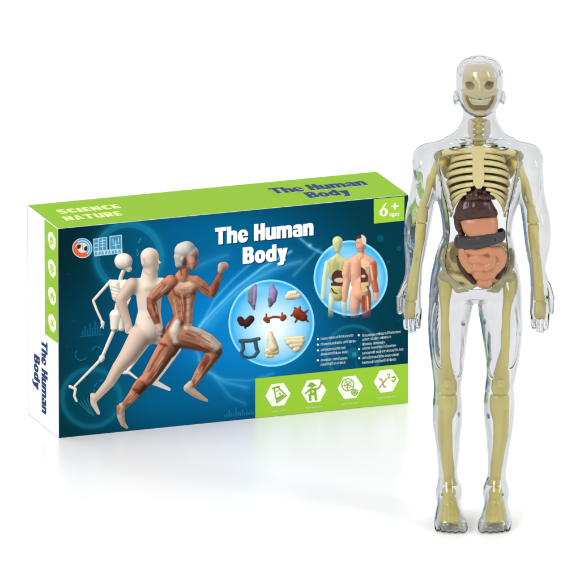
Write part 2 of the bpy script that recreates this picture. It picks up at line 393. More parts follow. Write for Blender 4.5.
GREEN = (152, 200, 57)
def front_background():
    k = Ink('front', None, 0.5, ab=(0.001, 0.999, 0.0015, 0.9985))
    U, V = k.U, k.V
    g = lambda cx, cyv, sx, sy: np.exp(-((U - cx) / sx) ** 2 - ((V - cyv) / sy) ** 2)
    base = np.array((0, 49, 62.0)); k.over(np.ones(U.shape), base)
    k.tint(np.clip(1.15 * g(225, 325, 105, 78), 0, 1), (2, 114, 184))
    k.tint(.75 * g(160, 400, 80, 40), (0, 98, 142))
    k.tint(.7 * g(215, 235, 110, 40), (0, 104, 158))
    k.tint(.7 * g(250, 335, 60, 60), (8, 132, 202))
    k.tint(.85 * g(62, 240, 45, 60), (0, 33, 40))
    k.tint(.6 * g(60, 420, 50, 70), (0, 50, 58))
    k.tint(.75 * g(410, 260, 40, 90), (0, 58, 72))
    k.tint(.6 * g(395, 205, 55, 22), (0, 52, 62))
    k.tint(.45 * g(330, 380, 40, 30), (0, 92, 130))
    def glow(sd, w, rgb, st):   # soft light streak in the artwork
        k.tint(st * np.exp(-np.maximum(-sd, 0) / w), rgb)
    ring = lambda cx, cyv, r, t: t - np.abs(-k.ell(cx, cyv, r))
    glow(ring(128.6, 257, 33, 1.2), 2.4, (22, 136, 168), .62)
    glow(ring(128.6, 257, 29.5, .2), .9, (40, 150, 190), .35)
    k.tint(.35 * k.sd_cover(k.ell(128.6, 257, 28)), (0, 84, 112))
    glow(ring(91, 398, 28.5, 1.4), 1.6, (20, 118, 145), .6)
    k.tint(.30 * k.sd_cover(k.ell(91, 398, 28)), (0, 84, 104))
    for cx, cyv, r in ((81, 355, 5.5), (97, 352, 5), (104, 390, 10)):
        d = ring(cx, cyv, r, .5); ang = np.arctan2(V - cyv, U - cx)
        k.tint(.5 * k.sd_cover(d) * (np.sin(ang * 1.0 + cx) > -.3) * (np.sin(ang * 9) > -.6), (80, 150, 165))
    for i in range(4): k.tint(.4 * k.sd_cover(k.line([(78 + i * 3, 402 - i), (89 + i * 1.5, 413 + i)], .35)), (110, 180, 200))
    for i, h in enumerate((5, 9, 6, 12, 8, 15, 10, 6)):
        x = 82 + i * 2.5; k.tint(.5 * k.sd_cover(k.poly([(x, 336 - i * .25), (x, 336 - h), (x + 1.3, 336 - h), (x + 1.3, 336 - i * .25)])), (30, 120, 165))
    k.tint(.5 * k.sd_cover(k.line([(80, 337), (103, 334.6)], .4)), (40, 130, 170))
    for i in range(14):
        x = 224 + i * 2.2; h = (2, 3, 6, 3, 2, 8, 4, 3, 5, 2, 3, 2, 4, 2)[i]
        k.tint(.4 * k.sd_cover(k.line([(x, 417.5 - i * .22), (x, 417.5 - h - i * .22)], .5)), (70, 160, 200))
    # light trails
    tr = [(330, 0)]
    for pts, r, w, st in (([(196, 330), (215, 309), (236, 288), (262, 268), (290, 252)], .5, 1.0, .75),
                          ([(198, 330), (214, 300), (232, 280), (250, 264)], .3, 1.0, .45),
                          ([(204, 326), (226, 302), (250, 282), (276, 268), (300, 262)], .3, 2.8, .4),
                          ([(200, 334), (196, 350), (203, 368), (222, 382), (246, 388)], .4, 2.2, .35),
                          ([(198, 360), (206, 372), (222, 380), (250, 381), (272, 374)], .3, 1.2, .3),
                          ([(298, 238), (310, 248), (322, 254)], .5, .9, .6),
                          ([(318, 250), (306, 262), (293, 276)], .3, 1.3, .35),
                          ([(195, 268), (208, 262), (226, 256)], .4, 3, .25),
                          ([(214, 378), (230, 398), (244, 404)], .3, 1.5, .25)):
        glow(k.line(pts, r), w, (112, 200, 240), st)
    k.tint(.22 * np.clip((k.poly([(200, 330), (262, 266), (300, 262), (246, 290), (214, 330)]) + 3) / 8, 0, 1), (90, 190, 240))
    glow(k.ell(309, 246, .8), 1.2, (200, 235, 250), .6)
    # instrument ring behind the small print, faint discs
    glow(ring(352.5, 353.5, 27, .9), .9, (24, 128, 146), .55)
    k.tint(.5 * k.sd_cover(k.ell(352.5, 353.5, 5.5)), (20, 120, 146)); k.tint(.5 * k.sd_cover(k.ell(353.6, 355, 2.4)), (60, 170, 190))
    for a in (20, 75, 140, 200, 250, 310):
        ca, sa = math.cos(math.radians(a)), math.sin(math.radians(a))
        k.tint(.35 * k.sd_cover(k.line([(352.5 + ca * 8, 353.5 + sa * 8), (352.5 + ca * 22, 353.5 + sa * 22)], 1.1)), (20, 112, 135))
    for cx, cyv, r in ((379.5, 239, 3.6), (398, 249, 2.6), (388, 262, 1.6)):
        k.tint(.35 * k.sd_cover(k.ell(cx, cyv, r)), (20, 120, 150))
    for _ in range(60):
        cx, cyv = rng.uniform(62, 405), rng.uniform(205, 430); k.tint(rng.uniform(.1, .35) * k.sd_cover(k.ell(cx, cyv, rng.uniform(.25, .6))), (110, 190, 220))
    for cx, cyv in ((139, 242), (137, 250), (141, 239), (138.5, 254)):
        k.tint(.4 * k.sd_cover(k.line([(cx, cyv), (cx + rng.uniform(-2, 2), cyv + rng.uniform(1, 3))], .6)), (120, 180, 200))
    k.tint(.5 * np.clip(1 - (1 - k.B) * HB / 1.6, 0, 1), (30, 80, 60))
    return k.build("front_panel", 0.15, box)
front_background()
L1, L2, L3 = 0.32, 0.48, 0.64

def runner_skeleton():
    k = Ink('front', (66, 250, 152, 408), 0.34)
    W = (214, 206, 192); D = (196, 186, 168)
    figure_art(k, [
        ([(122.6, 261.8), (124.4, 262)], 8.1, 8.0, 4, W), ([(125.5, 265.4), (128.8, 269.6)], 5.4, 3.0, 4.4, W), ([(124.6, 269), (129, 271.2)], 1.8, 1.4, 4, W),
        ([(124, 270), (121, 277), (119.5, 284)], 2.1, 2.0, 1, D),
        ([(112, 282.5), (129, 283)], 2.4, 2.4, 3, W),
        ([(115, 286), (118, 297)], 5.5, 6.0, 2, W), ([(125, 286), (124, 299)], 6.0, 5.0, 2, W),
        ([(118, 300), (116, 312), (116.5, 320)], 2.2, 2.2, 0, D),
        ([(116, 316), (114.5, 328)], 6.6, 4.2, 3, W), ([(120, 318), (121, 328)], 4.5, 3.5, 3, W),
        ([(110.5, 281.5), (93.2, 301)], 1.5, 1.3, 2, W), ([(93.2, 301), (97, 311), (102.5, 323)], 1.3, 1.1, 2, W),
        ([(102.5, 323), (102.7, 326)], 2.0, 1.5, 2, W), ([(102, 325), (100.6, 328.2)], .6, .5, 2, W), ([(103, 325), (103.2, 328.6)], .6, .5, 2, W),
        ([(113.8, 330), (101.6, 358)], 1.9, 1.6, 2, W), ([(101.8, 358), (100.8, 360)], 2.9, 2.6, 3, W),
        ([(100.4, 360), (74.8, 386)], 1.5, 1.1, 2, W), ([(98.6, 360.5), (80, 381)], .8, .7, 2, D),
        ([(70, 386.6), (75.5, 389), (74.2, 396), (76.4, 401)], 1.5, 1.1, 2, W),
        ([(149.6, 341), (126.5, 372)], 2.0, 1.4, 1, (205, 210, 208)), ([(147, 342), (129, 366)], .9, .8, 1, (190, 195, 195)),
        ([(123.5, 372.6), (129, 373), (136.3, 378.6)], 1.9, 1.0, 1, W),
    ], amb=.62, gain=.62, soft=.8)
    # dark gaps: eye, ribs, pelvis hole
    k.tint(.5 * k.sd_cover(k.ell(129, 263.2, 1.5, 1.8)), (150, 140, 124)); k.tint(.3 * k.sd_cover(k.line([(127, 270.5), (131, 270)], .4)), (120, 110, 100))
    for i in range(5): k.tint(.35 * k.sd_cover(k.line([(111, 287 + i * 3.4), (119, 289.3 + i * 3.4), (129, 288 + i * 3.2)], .55)), (128, 118, 100))
    k.tint(.8 * k.sd_cover(k.ell(115.6, 330.5, 1.2, .9)), (50, 60, 62))
    for i in range(4):
        k.over(.9 * k.sd_cover(k.line([(121 + i * .6, 299.5 + i * 1.6), (126, 303.5 + i * .9), (130.4 - i, 298.5 + i * 2.4)], .55)), (226, 220, 206))
    k.build("runner_picture", L1, box, "printed white skeleton running")

def runner_pale():
    k = Ink('front', (90, 246, 182, 418), 0.34)
    P = (226, 206, 190); Q = (214, 188, 170); W = (232, 224, 214)
    figure_art(k, [
        ([(149.4, 257.4), (149.6, 262)], 9.2, 8.8, 6, P), ([(150.6, 264.6), (152, 267)], 7.4, 6.6, 6.2, P),
        ([(150, 269), (148.5, 282)], 7.4, 9, 4, P),
        ([(136, 287), (160, 287)], 8.5, 9.0, 3, P), ([(148.5, 290), (149, 312)], 13.4, 11.2, 2, P), ([(149, 312), (148, 330)], 11.2, 15.0, 2, P),
        ([(150, 332), (158, 336)], 12.5, 9, 2, P),
        ([(132, 285), (120.5, 300)], 6.8, 5.4, 7, Q), ([(120.5, 300), (124, 313), (128.5, 326)], 5.4, 3.6, 7, Q), ([(128, 326), (127.5, 331)], 4.0, 3.0, 7, P),
        ([(141, 335), (128, 356), (118, 368)], 11.5, 6.4, 5, Q), ([(118.5, 367), (109, 383), (93.8, 400)], 6.4, 3.2, 5, Q),
        ([(92.5, 397), (93.5, 404), (98, 413)], 4.0, 1.7, 5, P),
        ([(176, 349), (164, 366), (153, 381)], 4.4, 3.6, 1, W), ([(151, 381), (158, 384.5), (168.4, 389.5)], 3.6, 1.6, 1, W),
    ], amb=.46, gain=.66, soft=4.2)
    k.tint(.35 * np.exp(-np.maximum(-k.line([(133, 288), (128, 296), (126, 306)], 1), 0) / 2.5) * (k.alpha > 0), (160, 128, 108))
    k.tint(.4 * np.exp(-np.maximum(-k.line([(136, 326), (131, 318), (127, 308)], .4), 0) / 1.2) * (k.alpha > 0), (140, 108, 92))
    k.tint(.35 * np.exp(-np.maximum(-k.line([(144, 272), (149, 275.6), (155, 273.6)], .5), 0) / 1.6) * (k.alpha > 0), (170, 138, 120)); k.over(k.sd_cover(k.poly([(157.4, 259), (160.6, 263.4), (158.2, 264.6)])) * .9, (224, 200, 182))
    k.tint(.4 * np.exp(-np.maximum(-k.line([(143.6, 259.6), (144.6, 264)], .6), 0) / .7) * (k.alpha > 0), (176, 144, 124))
    for c in ((154.5, 258.4, 2.6, .9), (156.6, 267.2, 2.0, .6), (150, 290, 5, 1.5), (149, 318, .8, .8)): k.tint(.4 * np.exp(-np.maximum(-k.ell(*c), 0) / .8), (170, 140, 120))
    k.build("runner_picture", L2, box, "printed pale smooth-skinned runner")

def runner_muscle():
    k = Ink('front', (116, 240, 230, 432), 0.34)
    R = (196, 132, 104); H = (226, 176, 146); D = (158, 98, 74); W = (216, 202, 188); T = (208, 184, 166); G = (204, 200, 194)
    figure_art(k, [
        ([(183, 252), (186, 251), (190, 254)], [9.2, 9.4, 8.2], None, 8, G), ([(180.5, 258), (180, 264)], [7.4, 5.6], None, 8, (198, 192, 184)),
        ([(190.4, 255), (191.4, 262), (191.6, 266)], [5.6, 5.0, 3.8], None, 11, (220, 170, 144)), ([(195.8, 259.4), (197, 261.2)], [1.0, 1.2], None, 10, (216, 162, 134)), ([(192.6, 267), (194, 267.6)], [3.0, 2.4], None, 10, (214, 160, 132)), ([(182.6, 260), (183, 262.4)], [1.9, 1.5], None, 16, (206, 160, 138)),
        ([(183.6, 267), (183, 273), (181, 279)], [5.6, 5.6, 8.0], None, 5, R),
        ([(171.5, 283), (181, 281), (192, 281.6)], [6.4, 6.0, 5.4], None, 5, R), ([(177, 289), (183, 290.4), (189.6, 289)], [9.0, 8.4, 7.6], None, 5.5, H),
        ([(176.6, 292), (180, 304), (181.4, 316), (178, 330)], [11.2, 9.8, 8.6, 10.6], None, 3, R), ([(188, 296), (186.4, 308), (185.4, 322)], [7.0, 6.0, 6.4], None, 4, H),
        ([(176, 330), (171, 341), (167, 349)], [11.0, 11.2, 9.8], None, 3, R),
        ([(170.6, 282.6), (163.4, 288.4), (156, 294), (150.8, 300)], [7.4, 6.4, 5.8, 4.4], None, 9, R), ([(150.8, 300), (151.6, 308), (154.2, 316), (157, 324.6)], [4.6, 5.2, 4.2, 2.7], None, 9, D), ([(157.6, 326), (160, 330), (160.8, 334.6)], [3.4, 4.0, 2.4], None, 9, T), ([(155.4, 329.6), (156.6, 334)], [1.4, 1.0], None, 9, T),
        ([(195, 281.6), (201, 286), (206, 291), (210.2, 294.2)], [5.6, 5.4, 4.8, 4.2], None, 5, R), ([(210.6, 294), (213.6, 288), (216.6, 281), (219.6, 273.6)], [4.2, 4.4, 3.4, 2.4], None, 5, D), ([(219.8, 271), (221.6, 267), (223.6, 266.4)], [3.2, 4.6, 4.2], None, 6, T),
        ([(178, 336), (187, 337.4), (198, 340.6), (207, 344.4), (213.6, 348.6)], [12.6, 12.0, 10.6, 9.0, 7.6], None, 8, R), ([(186, 331), (198, 334.6), (208, 340), (216, 347.6)], [5.6, 6.0, 6.0, 5.6], None, 12.5, T), ([(177, 324), (174.6, 332), (176, 341)], [4.6, 6.6, 5.0], None, 14, W),
        ([(213.6, 352), (209, 359), (204, 366), (198, 375), (192, 385)], [7.6, 6.6, 6.2, 5.0, 3.6], None, 6, R), ([(206, 358), (201, 368)], [4.0, 3.6], None, 9, D),
        ([(190.6, 384.6), (187, 388.4), (193.6, 393.6), (200, 397.6), (205.6, 400.6)], [4.0, 4.4, 3.8, 2.8, 1.6], None, 6, T),
        ([(168, 345), (161, 357), (153, 370), (146.4, 380)], [9.8, 9.2, 8.0, 6.8], None, 4, R), ([(144.6, 381), (139, 387), (131.6, 397), (123.6, 406)], [6.6, 6.8, 5.2, 3.5], None, 4, R), ([(140.4, 385), (137, 389.4)], [5.0, 4.6], None, 7.5, D),
        ([(121.6, 406.6), (119.6, 411), (120.6, 418), (122.4, 424), (126, 427.4)], [4.0, 4.4, 3.6, 2.6, 1.5], None, 4, T), ([(118, 408), (118.4, 413)], [3.0, 2.4], None, 5.5, R),
    ], amb=.30, gain=.80, soft=2.2)
    def st(pts, r, w, rgb, s): k.tint(s * np.exp(-np.maximum(-k.line(pts, r), 0) / w) * (k.alpha > 0.5), rgb)
    DK = (92, 36, 22); LT = (240, 206, 178)
    for pts, s in (([(172, 287), (174, 295), (182, 299), (190, 297), (193, 290)], .65), ([(184, 299), (183.5, 320)], .4), ([(178, 306), (189, 304)], .35), ([(178, 312), (188, 310.5)], .35), ([(178.5, 318), (187, 317)], .3),
                   ([(173, 316), (168, 326), (164, 333)], .7), ([(186, 334), (200, 341), (211, 349)], .7), ([(182, 341), (196, 346), (208, 351)], .75), ([(188, 330), (200, 335)], .4),
                   ([(164, 345), (157, 358), (148, 372)], .6), ([(170, 348), (160, 366), (150, 378)], .45), ([(160, 344), (166, 346)], .8), ([(137, 390), (133, 389.5)], .7),
                   ([(204, 362), (198, 374), (192, 383)], .55), ([(209, 360), (202, 372)], .4), ([(134, 396), (126, 406)], .4),
                   ([(165, 285), (158, 296), (152, 300)], .5), ([(152, 303), (157, 318)], .5), ([(161, 283), (167, 290)], .35), ([(201, 287), (208, 292)], .45), ([(213, 291), (217, 281)], .45), ([(180, 270), (181, 275)], .6),
                   ([(185.5, 261), (185, 268)], .5)):
        st(pts, .25, .9, DK, s)
    for pts, s in (([(180, 284), (189, 283)], .6), ([(186, 290), (189, 290)], .5), ([(187, 303), (186.5, 316)], .35), ([(200, 343), (211, 347)], .4), ([(196, 339), (212, 345)], .35), ([(162, 358), (154, 371)], .35), ([(166, 287), (161, 292)], .45),
                   ([(201, 368), (195, 379)], .5), ([(128, 402), (133, 396)], .35), ([(171, 337), (172, 330)], .4), ([(150, 306), (154, 314)], .3)):
        st(pts, .3, 1.1, LT, s)
    fr = np.random.default_rng(11)
    for path, w, n in (([(178, 336), (196, 341), (212, 349)], 9, 12), ([(212, 354), (204, 366), (193, 383)], 4.5, 7), ([(166, 348), (156, 364), (146, 380)], 7, 10), ([(143, 384), (133, 396), (123, 406)], 5, 7), ([(170, 284), (160, 291), (151, 300)], 4.5, 7), ([(152, 302), (155, 316)], 3.4, 6), ([(198, 284), (209, 293)], 3.8, 6), ([(212, 292), (218, 278)], 3, 5), ([(176, 291), (179, 305), (180, 320)], 7, 8), ([(178, 290), (191, 288)], 4, 6)):
        for _ in range(n):
            o = fr.uniform(-w, w); (xa, ya), (xb, yb) = path[0], path[-1]; L = math.hypot(xb - xa, yb - ya); nx, ny = -(yb - ya) / L, (xb - xa) / L
            a, b = sorted(fr.uniform(0, 1, 2)); b = min(1, a + .35 + .3 * fr.random()); q = []
            for t in np.linspace(a, b, 4):
                u = t * (len(path) - 1); i = min(int(u), len(path) - 2); u -= i
                q.append((path[i][0] * (1 - u) + path[i + 1][0] * u + nx * o * (1 - .35 * t), path[i][1] * (1 - u) + path[i + 1][1] * u + ny * o * (1 - .35 * t)))
            st(q, .1, .38, DK if fr.random() < .6 else LT, fr.uniform(.25, .5))
    for c, s in (((193, 256, 2.0, .7), .5), ((195, 264.3, 1.8, .5), .4), ((183.5, 259.5, 1.5, 2.3), .35)): k.tint(s * np.exp(-np.maximum(-k.ell(*c), 0) / .5), (120, 70, 52))
    for i in range(4): st([(219.8 + i * 1.5, 263), (220.6 + i * 1.4, 268)], .15, .4, (130, 84, 66), .5)
    k.build("runner_picture", L3, box, "printed muscle-figure runner with one fist raised")
runner_skeleton(); runner_pale(); runner_muscle()

def badge_disc(cx, cy, r, name, label):
    k = Ink('front', (cx - r - 2, cy - r - 2, cx + r + 2, cy + r + 2), 0.34)
    sd = k.ell(cx, cy, r, r * 1.015)
    k.over(k.sd_cover(sd), (58, 172, 230))
    d = np.clip(np.hypot((k.U - cx - r * .05), k.V - cy - r * .1) / r, 0, 1)
    k.tint((1 - d) ** .75 * 1.15, (238, 247, 253))
    k.tint(.55 * k.sd_cover(sd) * np.exp(-np.abs(sd - 3.5) / 1.8), (40, 158, 222))
    k.tint(np.exp(-np.maximum(np.abs(sd - .9) - .6, 0) / .45), (150, 220, 250))
    k.tint(.5 * np.exp(-((k.U - cx + r * .5) / (r * .5)) ** 2 - ((k.V - cy + r * .82) / (r * .12)) ** 2), (190, 232, 250))
    return k.build(name, L1, box, label)

def organ_badge():
    b = badge_disc(270.5, 323.6, 43, "picture_badge", "round badge of nine small organ pictures")
    def organ(bbox, fn, label):
        k = Ink('front', bbox, 0.3); fn(k); k.build("organ_picture", L2, b, label)
    GR = (134, 128, 150); PU = (158, 140, 190)
    def lungl(k):
        figure_art(k, [([(254.4, 286.4), (251.2, 293), (250.8, 301), (253.2, 309.4)], [1.6, 3.8, 3.8, 1.0], None, 2, (126, 122, 138)), ([(254.6, 288), (253.6, 297), (253.4, 305)], [1.4, 2.2, 1.4], None, 4.2, PU)], soft=1.0, amb=.5)
    def lungr(k):
        figure_art(k, [([(270.8, 286.6), (272.4, 293), (271.4, 300), (269, 306.4)], [2.2, 4.3, 3.9, 1.5], None, 2, PU), ([(269.6, 300), (269.4, 305)], [2.8, 1.6], None, 3.4, (122, 118, 134))], soft=1.0, amb=.5)
    def brain(k):
        figure_art(k, [([(287, 297.4), (297, 296.4)], 3.2, 3.0, 2, (224, 208, 180)), ([(289, 294.6), (294, 293.8)], 3.2, 3.2, 2, (232, 218, 192))], amb=.55, soft=.8)
        for i in range(7):
            x = 285 + i * 2; k.tint(.3 * k.sd_cover(k.line([(x, 298), (x + .8, 295.6), (x, 293)], .25)), (150, 126, 96))
    def liver(k):
        figure_art(k, [([(239.4, 320), (241.4, 323)], [3.2, 3.6], None, 2, (66, 40, 36)), ([(250, 319.4), (246, 323.6)], [3.6, 3.8], None, 2, (70, 42, 38)), ([(244.8, 325), (244.4, 328.4)], [2.6, .8], None, 2, (58, 34, 30))], amb=.5, soft=1.0)
    def kidney(k):
        C = (150, 66, 44)
        figure_art(k, [([(264.8, 319.6), (267, 321.4)], 2.5, 2.3, 2, C), ([(265.6, 319), (265.4, 314.6)], 1.0, .8, 2, C), ([(283.2, 317.4), (281.6, 319.4)], 2.5, 2.3, 2, C), ([(281.4, 317), (281.2, 313.6)], 1.0, .8, 2, C), ([(267, 319), (273, 317.2), (281, 318)], 1.1, 1.1, 1.5, C)], amb=.5, soft=.7)
    def heart(k):
        C = (140, 58, 38)
        figure_art(k, [([(297, 314), (302, 317.5)], 5.2, 4.4, 2, C), ([(296, 310.6), (294, 308.6)], 1.7, 1.2, 2, C), ([(298.4, 310), (299, 307.6)], 1.3, 1.0, 2, C), ([(292.4, 315), (290.4, 316)], 1.3, 1.0, 2, C), ([(304, 313), (306.4, 311)], 1.3, 1.0, 2, C), ([(305, 320), (307.4, 322)], 1.2, .9, 2, C), ([(296, 320), (294.4, 322.6)], 1.2, .9, 2, C)], amb=.42, gain=.8, soft=.7)
        k.tint(.5 * k.sd_cover(k.line([(295, 314), (299, 317), (303, 316)], .4)), (70, 20, 14))
    def colon(k):
        C = (64, 94, 106)
        figure_art(k, [([(239.6, 341.4), (250, 341), (258, 339.2)], 2.1, 1.7, 2.5, C), ([(241.6, 343), (242.6, 349), (240.4, 353), (242.6, 357)], 2.0, 1.5, 2, C), ([(254.4, 342), (255.4, 348), (257, 352), (253.6, 356.6)], 2.1, 1.7, 2, C), ([(242.4, 356.4), (248, 358.4), (253, 357)], 1.2, 1.2, 2, (50, 74, 84))], amb=.5, soft=.7)
    def bowel(k):
        C = (222, 206, 168)
        figure_art(k, [([(269.6, 333.4), (270.6, 340), (272, 348)], 2.0, 5.6, 2, C), ([(267.4, 352), (275, 352)], 3.8, 3.2, 2, C), ([(266.4, 356), (271, 356.6)], 2.4, 2.0, 2, C)], amb=.55, soft=.8)
        for _ in range(26): k.tint(.35 * k.sd_cover(k.ell(rng.uniform(265, 277), rng.uniform(336, 357), .7, .5)), (170, 146, 100))
    def bowel2(k):
        C = (224, 208, 172)
        figure_art(k, [([(286, 340), (301, 338.6)], 2.6, 2.6, 2, C), ([(288, 342.6), (301, 341.6)], 3.6, 3.2, 2, C), ([(291, 346), (299.6, 345)], 3.4, 3.2, 2, C), ([(294.6, 350), (297, 349)], 3.2, 3.0, 2, C)], amb=.55, soft=.8)
        for _ in range(30): k.tint(.35 * k.sd_cover(k.ell(rng.uniform(285, 303), rng.uniform(337, 353), .7, .5)), (172, 148, 104))
    organ((244, 282, 259, 313), lungl, "grey and purple left lung picture"); organ((264, 282, 280, 311), lungr, "purple right lung picture")
    organ((282, 288, 301, 303), brain, "cream brain picture"); organ((234, 314, 256, 332), liver, "dark brown liver picture")
    organ((260, 311, 287, 326), kidney, "red-brown pair of kidneys picture"); organ((288, 305, 310, 325), heart, "red-brown heart picture")
    organ((235, 335, 262, 362), colon, "blue-grey large bowel picture"); organ((262, 329, 281, 361), bowel, "cream tall small bowel picture")
    organ((281, 333, 307, 356), bowel2, "cream wide small bowel picture")
organ_badge()

def model_badge():
    b = badge_disc(349.8, 278.6, 37.2, "picture_badge", "round badge showing two standing anatomy models")
    fade = lambda k: (k.sd_cover(k.ell(349.8, 278.6, 36.4)) + (k.V < 262)).clip(0, 1) * np.clip((317 - k.V) / 22, 0, 1)
    k = Ink('front', (318, 234, 352, 318), 0.3); C = (214, 216, 158); L = (206, 226, 200)
    figure_art(k, [([(336.6, 242), (336.6, 245)], 5.2, 4.8, 3, C), ([(336.6, 248), (336.4, 250)], 3.9, 3.0, 3, C), ([(336.5, 252), (336.5, 258)], 1.6, 2.0, 2, C),
                   ([(329, 263), (345, 263)], 3.6, 3.6, 2, (196, 196, 140)), ([(334, 266), (334, 276)], 6.5, 6.0, 1, (188, 184, 120)), ([(341, 266), (341, 276)], 6.0, 6.0, 1, (188, 184, 120)),
                   ([(337, 290), (337, 295)], 8.2, 7.0, 1, (202, 194, 130)),
                   ([(326.4, 264), (323.6, 280), (321.6, 298)], 3.0, 2.2, 1.4, L), ([(335.6, 257), (327.6, 263.4)], 2.4, 3.2, 1.4, (204, 212, 168)), ([(337.4, 257), (345, 263)], 2.4, 3.2, 1.4, (204, 208, 160)), ([(331, 296), (329.6, 316)], 3.4, 2.6, 1, L), ([(342.6, 296), (343.6, 316)], 3.4, 2.6, 1, L)], amb=.6, gain=.5, soft=2.2)
    k.over(k.sd_cover(k.ell(337.4, 278, 6.8, 7.4)), (74, 52, 42)); k.over(k.sd_cover(k.ell(338.6, 280.6, 5.4, 2.4)), (214, 180, 150)); k.over(k.sd_cover(k.line([(331.6, 284.6), (343, 285)], 1.7)), (70, 56, 50))
    k.over(.9 * k.sd_cover(k.line([(330.6, 289), (333, 293), (336, 294)], .7)), (66, 50, 30)); k.tint(.4 * k.sd_cover(k.line([(334.5, 259), (332.5, 268)], .5)), (120, 120, 70))
    for c in ((334.8, 244.6, 1.2, .9), (338.6, 244.6, 1.2, .9)): k.tint(.3 * k.sd_cover(k.ell(*c)), (150, 150, 90))
    k.alpha *= np.clip((319 - k.V) / 16, 0, 1); k.build("model_picture", L2, b, "pale see-through standing model picture")
    k = Ink('front', (338, 230, 382, 318), 0.3); P = (238, 178, 146); R = (206, 112, 78)
    figure_art(k, [([(359.6, 240.6), (359.8, 246), (360, 249.4)], [5.6, 5.0, 3.6], None, 4, P), ([(359.9, 252), (360.2, 258)], [2.9, 4.0], None, 2.6, P),
                   ([(358, 256), (349.4, 263)], [2.8, 4.2], None, 2.4, P), ([(362, 256), (369.6, 262.4)], [2.8, 4.2], None, 2.4, P), ([(355, 264), (354.6, 274), (355.6, 284)], [6.6, 6.6, 5.4], None, 2, P), ([(364.6, 264), (365, 274), (364.4, 284)], [6.8, 6.6, 5.2], None, 2, P), ([(359.8, 284), (359.6, 294)], [8.2, 9.0], None, 1.6, P),
                   ([(347, 264.6), (345.2, 274), (346, 280), (344, 291), (343.8, 300)], [4.6, 4.4, 3.5, 3.5, 2.4], None, 2.8, P), ([(371.6, 264.6), (372.6, 274), (372.6, 280), (375, 291)], [4.2, 4.0, 3.3, 3.0], None, 2.8, R), ([(375.2, 294), (375.4, 301)], [2.6, 1.8], None, 2.8, P),
                   ([(355.2, 294), (354, 305), (353.8, 316)], [5.6, 5.4, 4.4], None, 1.6, P), ([(364.6, 294), (365.2, 305), (365.4, 316)], [5.4, 5.2, 4.2], None, 1.6, R)], amb=.5, gain=.6, soft=2.2)
    k.tint(.9 * k.sd_cover(k.poly([(354, 242), (354, 237.6), (357, 235), (360.4, 235), (360.4, 238.6), (356, 239.6)])), (52, 42, 44)); k.tint(.8 * k.sd_cover(k.poly([(360.2, 234), (366, 237), (365.6, 246), (361.6, 244), (360.6, 240)])), (226, 222, 206))
    k.tint(.8 * k.sd_cover(k.poly([(360.6, 260), (369, 262), (367.6, 274), (361, 266)])), (234, 200, 150))
    k.tint(.9 * k.sd_cover(k.poly([(359.6, 267), (364, 270), (367, 276), (367, 282), (359.8, 283)])), (70, 42, 36)); k.tint(.9 * k.sd_cover(k.ell(362.4, 276.6, 2.2, 1.5)), (236, 206, 170)); k.tint(.9 * k.sd_cover(k.poly([(364, 268), (368, 266), (368, 276), (365, 273)])), (196, 160, 128))
    k.tint(.9 * k.sd_cover(k.poly([(359.8, 284), (367.4, 282.6), (367.6, 291), (362, 293)])), (214, 190, 130)); k.tint(.8 * k.sd_cover(k.line([(366.4, 287), (368.6, 291)], 1.1)), (120, 40, 34))
    k.tint(.8 * k.sd_cover(k.line([(362.4, 297), (363, 312)], 1.3)), (150, 48, 34)); k.tint(.7 * k.sd_cover(k.line([(366.4, 297), (367, 310)], .8)), (240, 220, 190)); k.tint(.7 * k.sd_cover(k.line([(369.6, 266), (371.6, 280)], .9)), (236, 210, 180))
    k.tint(.4 * k.sd_cover(k.line([(349.6, 270), (349.6, 284)], .5)), (160, 90, 66)); k.tint(.35 * k.sd_cover(k.line([(359.4, 258), (359.4, 290)], .35)), (150, 84, 60)); k.tint(.4 * k.sd_cover(k.line([(355.6, 243.4), (358.4, 243.4)], .4)), (80, 50, 40)); k.tint(.35 * k.sd_cover(k.line([(357.6, 249), (361, 249)], .35)), (140, 70, 60))
    k.alpha *= np.clip((319 - k.V) / 12, 0, 1); k.build("model_picture", L3, b, "flesh-coloured model picture cut open on one side")
model_badge()

